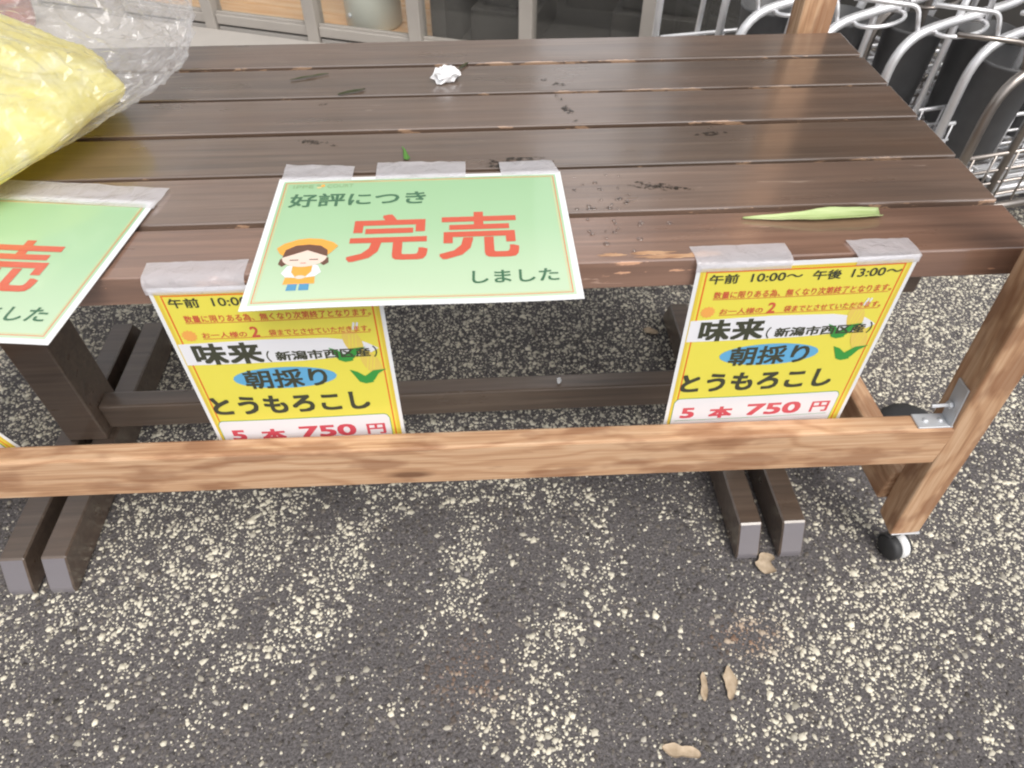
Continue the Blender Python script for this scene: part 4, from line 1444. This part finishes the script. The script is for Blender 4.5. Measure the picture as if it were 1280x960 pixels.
# ------------------------------------------------------------------ litter on the asphalt
for (x, y, L, W, rz, sd, lb) in ((0.436, -0.022, 0.036, 0.013, 65, 1.0, 'tan torn leaf in front of the right pair of table feet'),
                                 (0.334, -0.192, 0.045, 0.0075, 78, 2.0, 'narrow tan leaf scrap, right one of the upright pair on the asphalt'),
                                 (0.299, -0.195, 0.038, 0.0050, 80, 3.0, 'thin tan leaf scrap, left one of the upright pair on the asphalt'),
                                 (0.252, -0.271, 0.048, 0.0085, -14, 4.0, 'ragged tan leaf lying crosswise at the lower edge of the asphalt'),
                                 (0.360, 0.494, 0.030, 0.008, -30, 5.0, 'small brown leaf on the asphalt under the back of the table')):
    leaf('dry_leaf', L, W, lb, 'leaf', 'dry', (x, y, 0.0038), R(rz), lambda t, s=sd: max(0.15, math.sin(math.pi * t) ** 0.5 * (1 + 0.7 * noise.noise((t * 2.6, s, 0)))), 0.0007, 0.2, 0.0014, sd, group='dry leaves on the asphalt')
pad = thing('rubber_disc', 'flat black rubber disc on the asphalt behind the stand\'s right corner', 'rubber disc', (0.766, 0.225, 0.0))
link_obj('base', lathe_me('disc_base', [(0.0, 0.0), (0.050, 0.0), (0.053, 0.004), (0.050, 0.011), (0.030, 0.017), (0.0, 0.018)], 36), M['rubber'], pad, smooth=True)
link_obj('hub', lathe_me('disc_hub', [(0.012, 0.016), (0.012, 0.021), (0.010, 0.022), (0.0, 0.022)], 18), M['blackplastic'], pad, smooth=True)

# ------------------------------------------------------------------ trolleys on the right
def trolley_parts(tubemat):
    """mesh data for one trolley, local X along the top tube, Y away from the camera"""
    P = []
    W = 0.34
    for y in (0.0, W):
        pth = round_path([(0, y, 0.045), (0, y, 0.425), (0.30, y, 0.468), (0.385, y, 0.62), (0.41, y, 0.80)], 0.075, 7)
        V, F = [], []
        tube_geo(V, F, pth, 0.0093, 12)
        P.append(('side_tube', mesh('side_tube', V, F), tubemat))
        V, F = [], []
        tube_geo(V, F, [(0.135, y + 0.004, 0.66), (0.115, y + 0.004, 0.11)], 0.0068, 8)
        P.append(('strut', mesh('strut', V, F), tubemat))
        V, F = [], []
        tube_geo(V, F, [(0.135, y - 0.004, 0.63), (0.175, y - 0.006, 0.50), (0.185, y - 0.012, 0.44)], 0.0058, 8)
        P.append(('brace', mesh('brace', V, F), tubemat))
        V, F = [], []
        lp = [(0.125 + 0.052 * math.cos(a), y - 0.012 + 0.034 * math.sin(a), 0.433 + 0.006 * math.cos(a)) for a in [2 * math.pi * i / 22 for i in range(22)]]
        tube_geo(V, F, lp + lp[:1], 0.0042, 7, False)
        P.append(('wire_loop', mesh('wire_loop', V, F), tubemat))
        V, F = [], []
        tube_geo(V, F, round_path([(-0.085, y + 0.06, 0.485), (0.035, y + 0.018, 0.472), (0.038, y + 0.004, 0.43)], 0.018, 5), 0.0045, 7)
        P.append(('hook_rod', mesh('hook_rod', V, F), tubemat))
        V, F = [], []
        tube_geo(V, F, [(0, y, 0.14), (0.44, y, 0.12)], 0.0085, 8)
        P.append(('lower_tube', mesh('lower_tube', V, F), tubemat))
    V, F = [], []
    tube_geo(V, F, [(0.41, 0, 0.80), (0.41, W, 0.80)], 0.011, 10)
    P.append(('handle', mesh('handle', V, F), M['blackplastic']))
    V, F = [], []
    for k in range(9):                          # wire shelf low down
        y = 0.02 + k * (W - 0.04) / 8
        tube_geo(V, F, [(0.005, y, 0.150), (0.435, y, 0.130)], 0.0034, 6)
    for k in range(4):
        x = 0.03 + 0.125 * k
        tube_geo(V, F, [(x, 0.0, 0.144 - 0.045 * x), (x, W, 0.144 - 0.045 * x)], 0.0042, 6)
    P.append(('wire_shelf', mesh('wire_shelf', V, F), M['chrome']))
    V, F = [], []
    for z in (0.165, 0.195, 0.225, 0.262):      # wire sides of the low basket
        lp = round_path([(0.012, 0.006, z), (0.44, 0.006, z - 0.015), (0.44, W - 0.006, z - 0.015), (0.012, W - 0.006, z)], 0.02, 4)
        tube_geo(V, F, lp, 0.0030 if z < 0.25 else 0.0046, 6)
    for k in range(8):
        x = 0.03 + k * 0.055
        for y in (0.003, W - 0.003):
            tube_geo(V, F, [(x, y, 0.14), (x, y, 0.26)], 0.0024, 5)
    P.append(('wire_basket', mesh('wire_basket', V, F), M['chrome']))
    bin_ = lathe_me('round_bin', [(0.0, 0.0), (0.050, 0.0), (0.055, 0.006), (0.066, 0.20), (0.069, 0.203), (0.069, 0.209), (0.064, 0.209), (0.053, 0.012), (0.0, 0.012)], 30)
    for v in bin_.vertices:
        v.co = Vector((v.co.x * 0.9 + 0.150, v.co.y * 0.9 + 0.120, v.co.z * 0.95 + 0.195))
    P.append(('round_bin', bin_, M['blackplastic']))
    for (x, y) in ((0, 0), (0, W), (0.43, 0), (0.43, W)):
        V, F = [], []
        for sgn in (-1, 1):
            pass
        wme = lathe_me('trolley_wheel', [(0.0, -0.009), (0.017, -0.009), (0.0225, -0.005), (0.0225, 0.005), (0.017, 0.009), (0.0, 0.009)], 18)
        for v in wme.vertices:
            v.co = Vector((v.co.x + x, v.co.z + y, v.co.y + 0.0225))
        P.append(('wheel', wme, M['rubber']))
        V, F = [], []
        tube_geo(V, F, [(x, y, 0.0225), (x, y, 0.13 if x else 0.06)], 0.0062, 8)
        P.append(('wheel_fork', mesh('wheel_fork', V, F), M['chrome']))
    return P


TP = trolley_parts(M['chrome'])
TP2 = [(n_, me_.copy() if mt is M['chrome'] else me_, M['browntube'] if mt is M['chrome'] and n_ != 'wire_shelf' else mt) for n_, me_, mt in trolley_parts(M['chrome'])]
spots = [(0.573, 0.963, 'chrome trolley furthest left, its bent tube beside the rear wooden post', TP), (0.7105, 0.895, 'chrome trolley directly right of the rear wooden post', TP),
         (0.848, 0.840, 'chrome trolley whose leg meets the second plank gap of the table end', TP), (0.984, 0.799, 'chrome trolley between the last bright frame and the dull steel one', TP),
         (0.958, 0.660, 'dull brownish steel trolley standing nearest the table end', TP2), (1.122, 0.752, 'chrome trolley at the far right edge of the row', TP)]
for (x, y, lb, parts) in spots:
    t = thing('shopping_trolley', lb, 'trolley', (x, y, 0), (0, 0, R(15)), group='nested trolleys behind the table')
    for nm, me_, mt in parts:
        link_obj(nm, me_, mt, t, smooth=True)
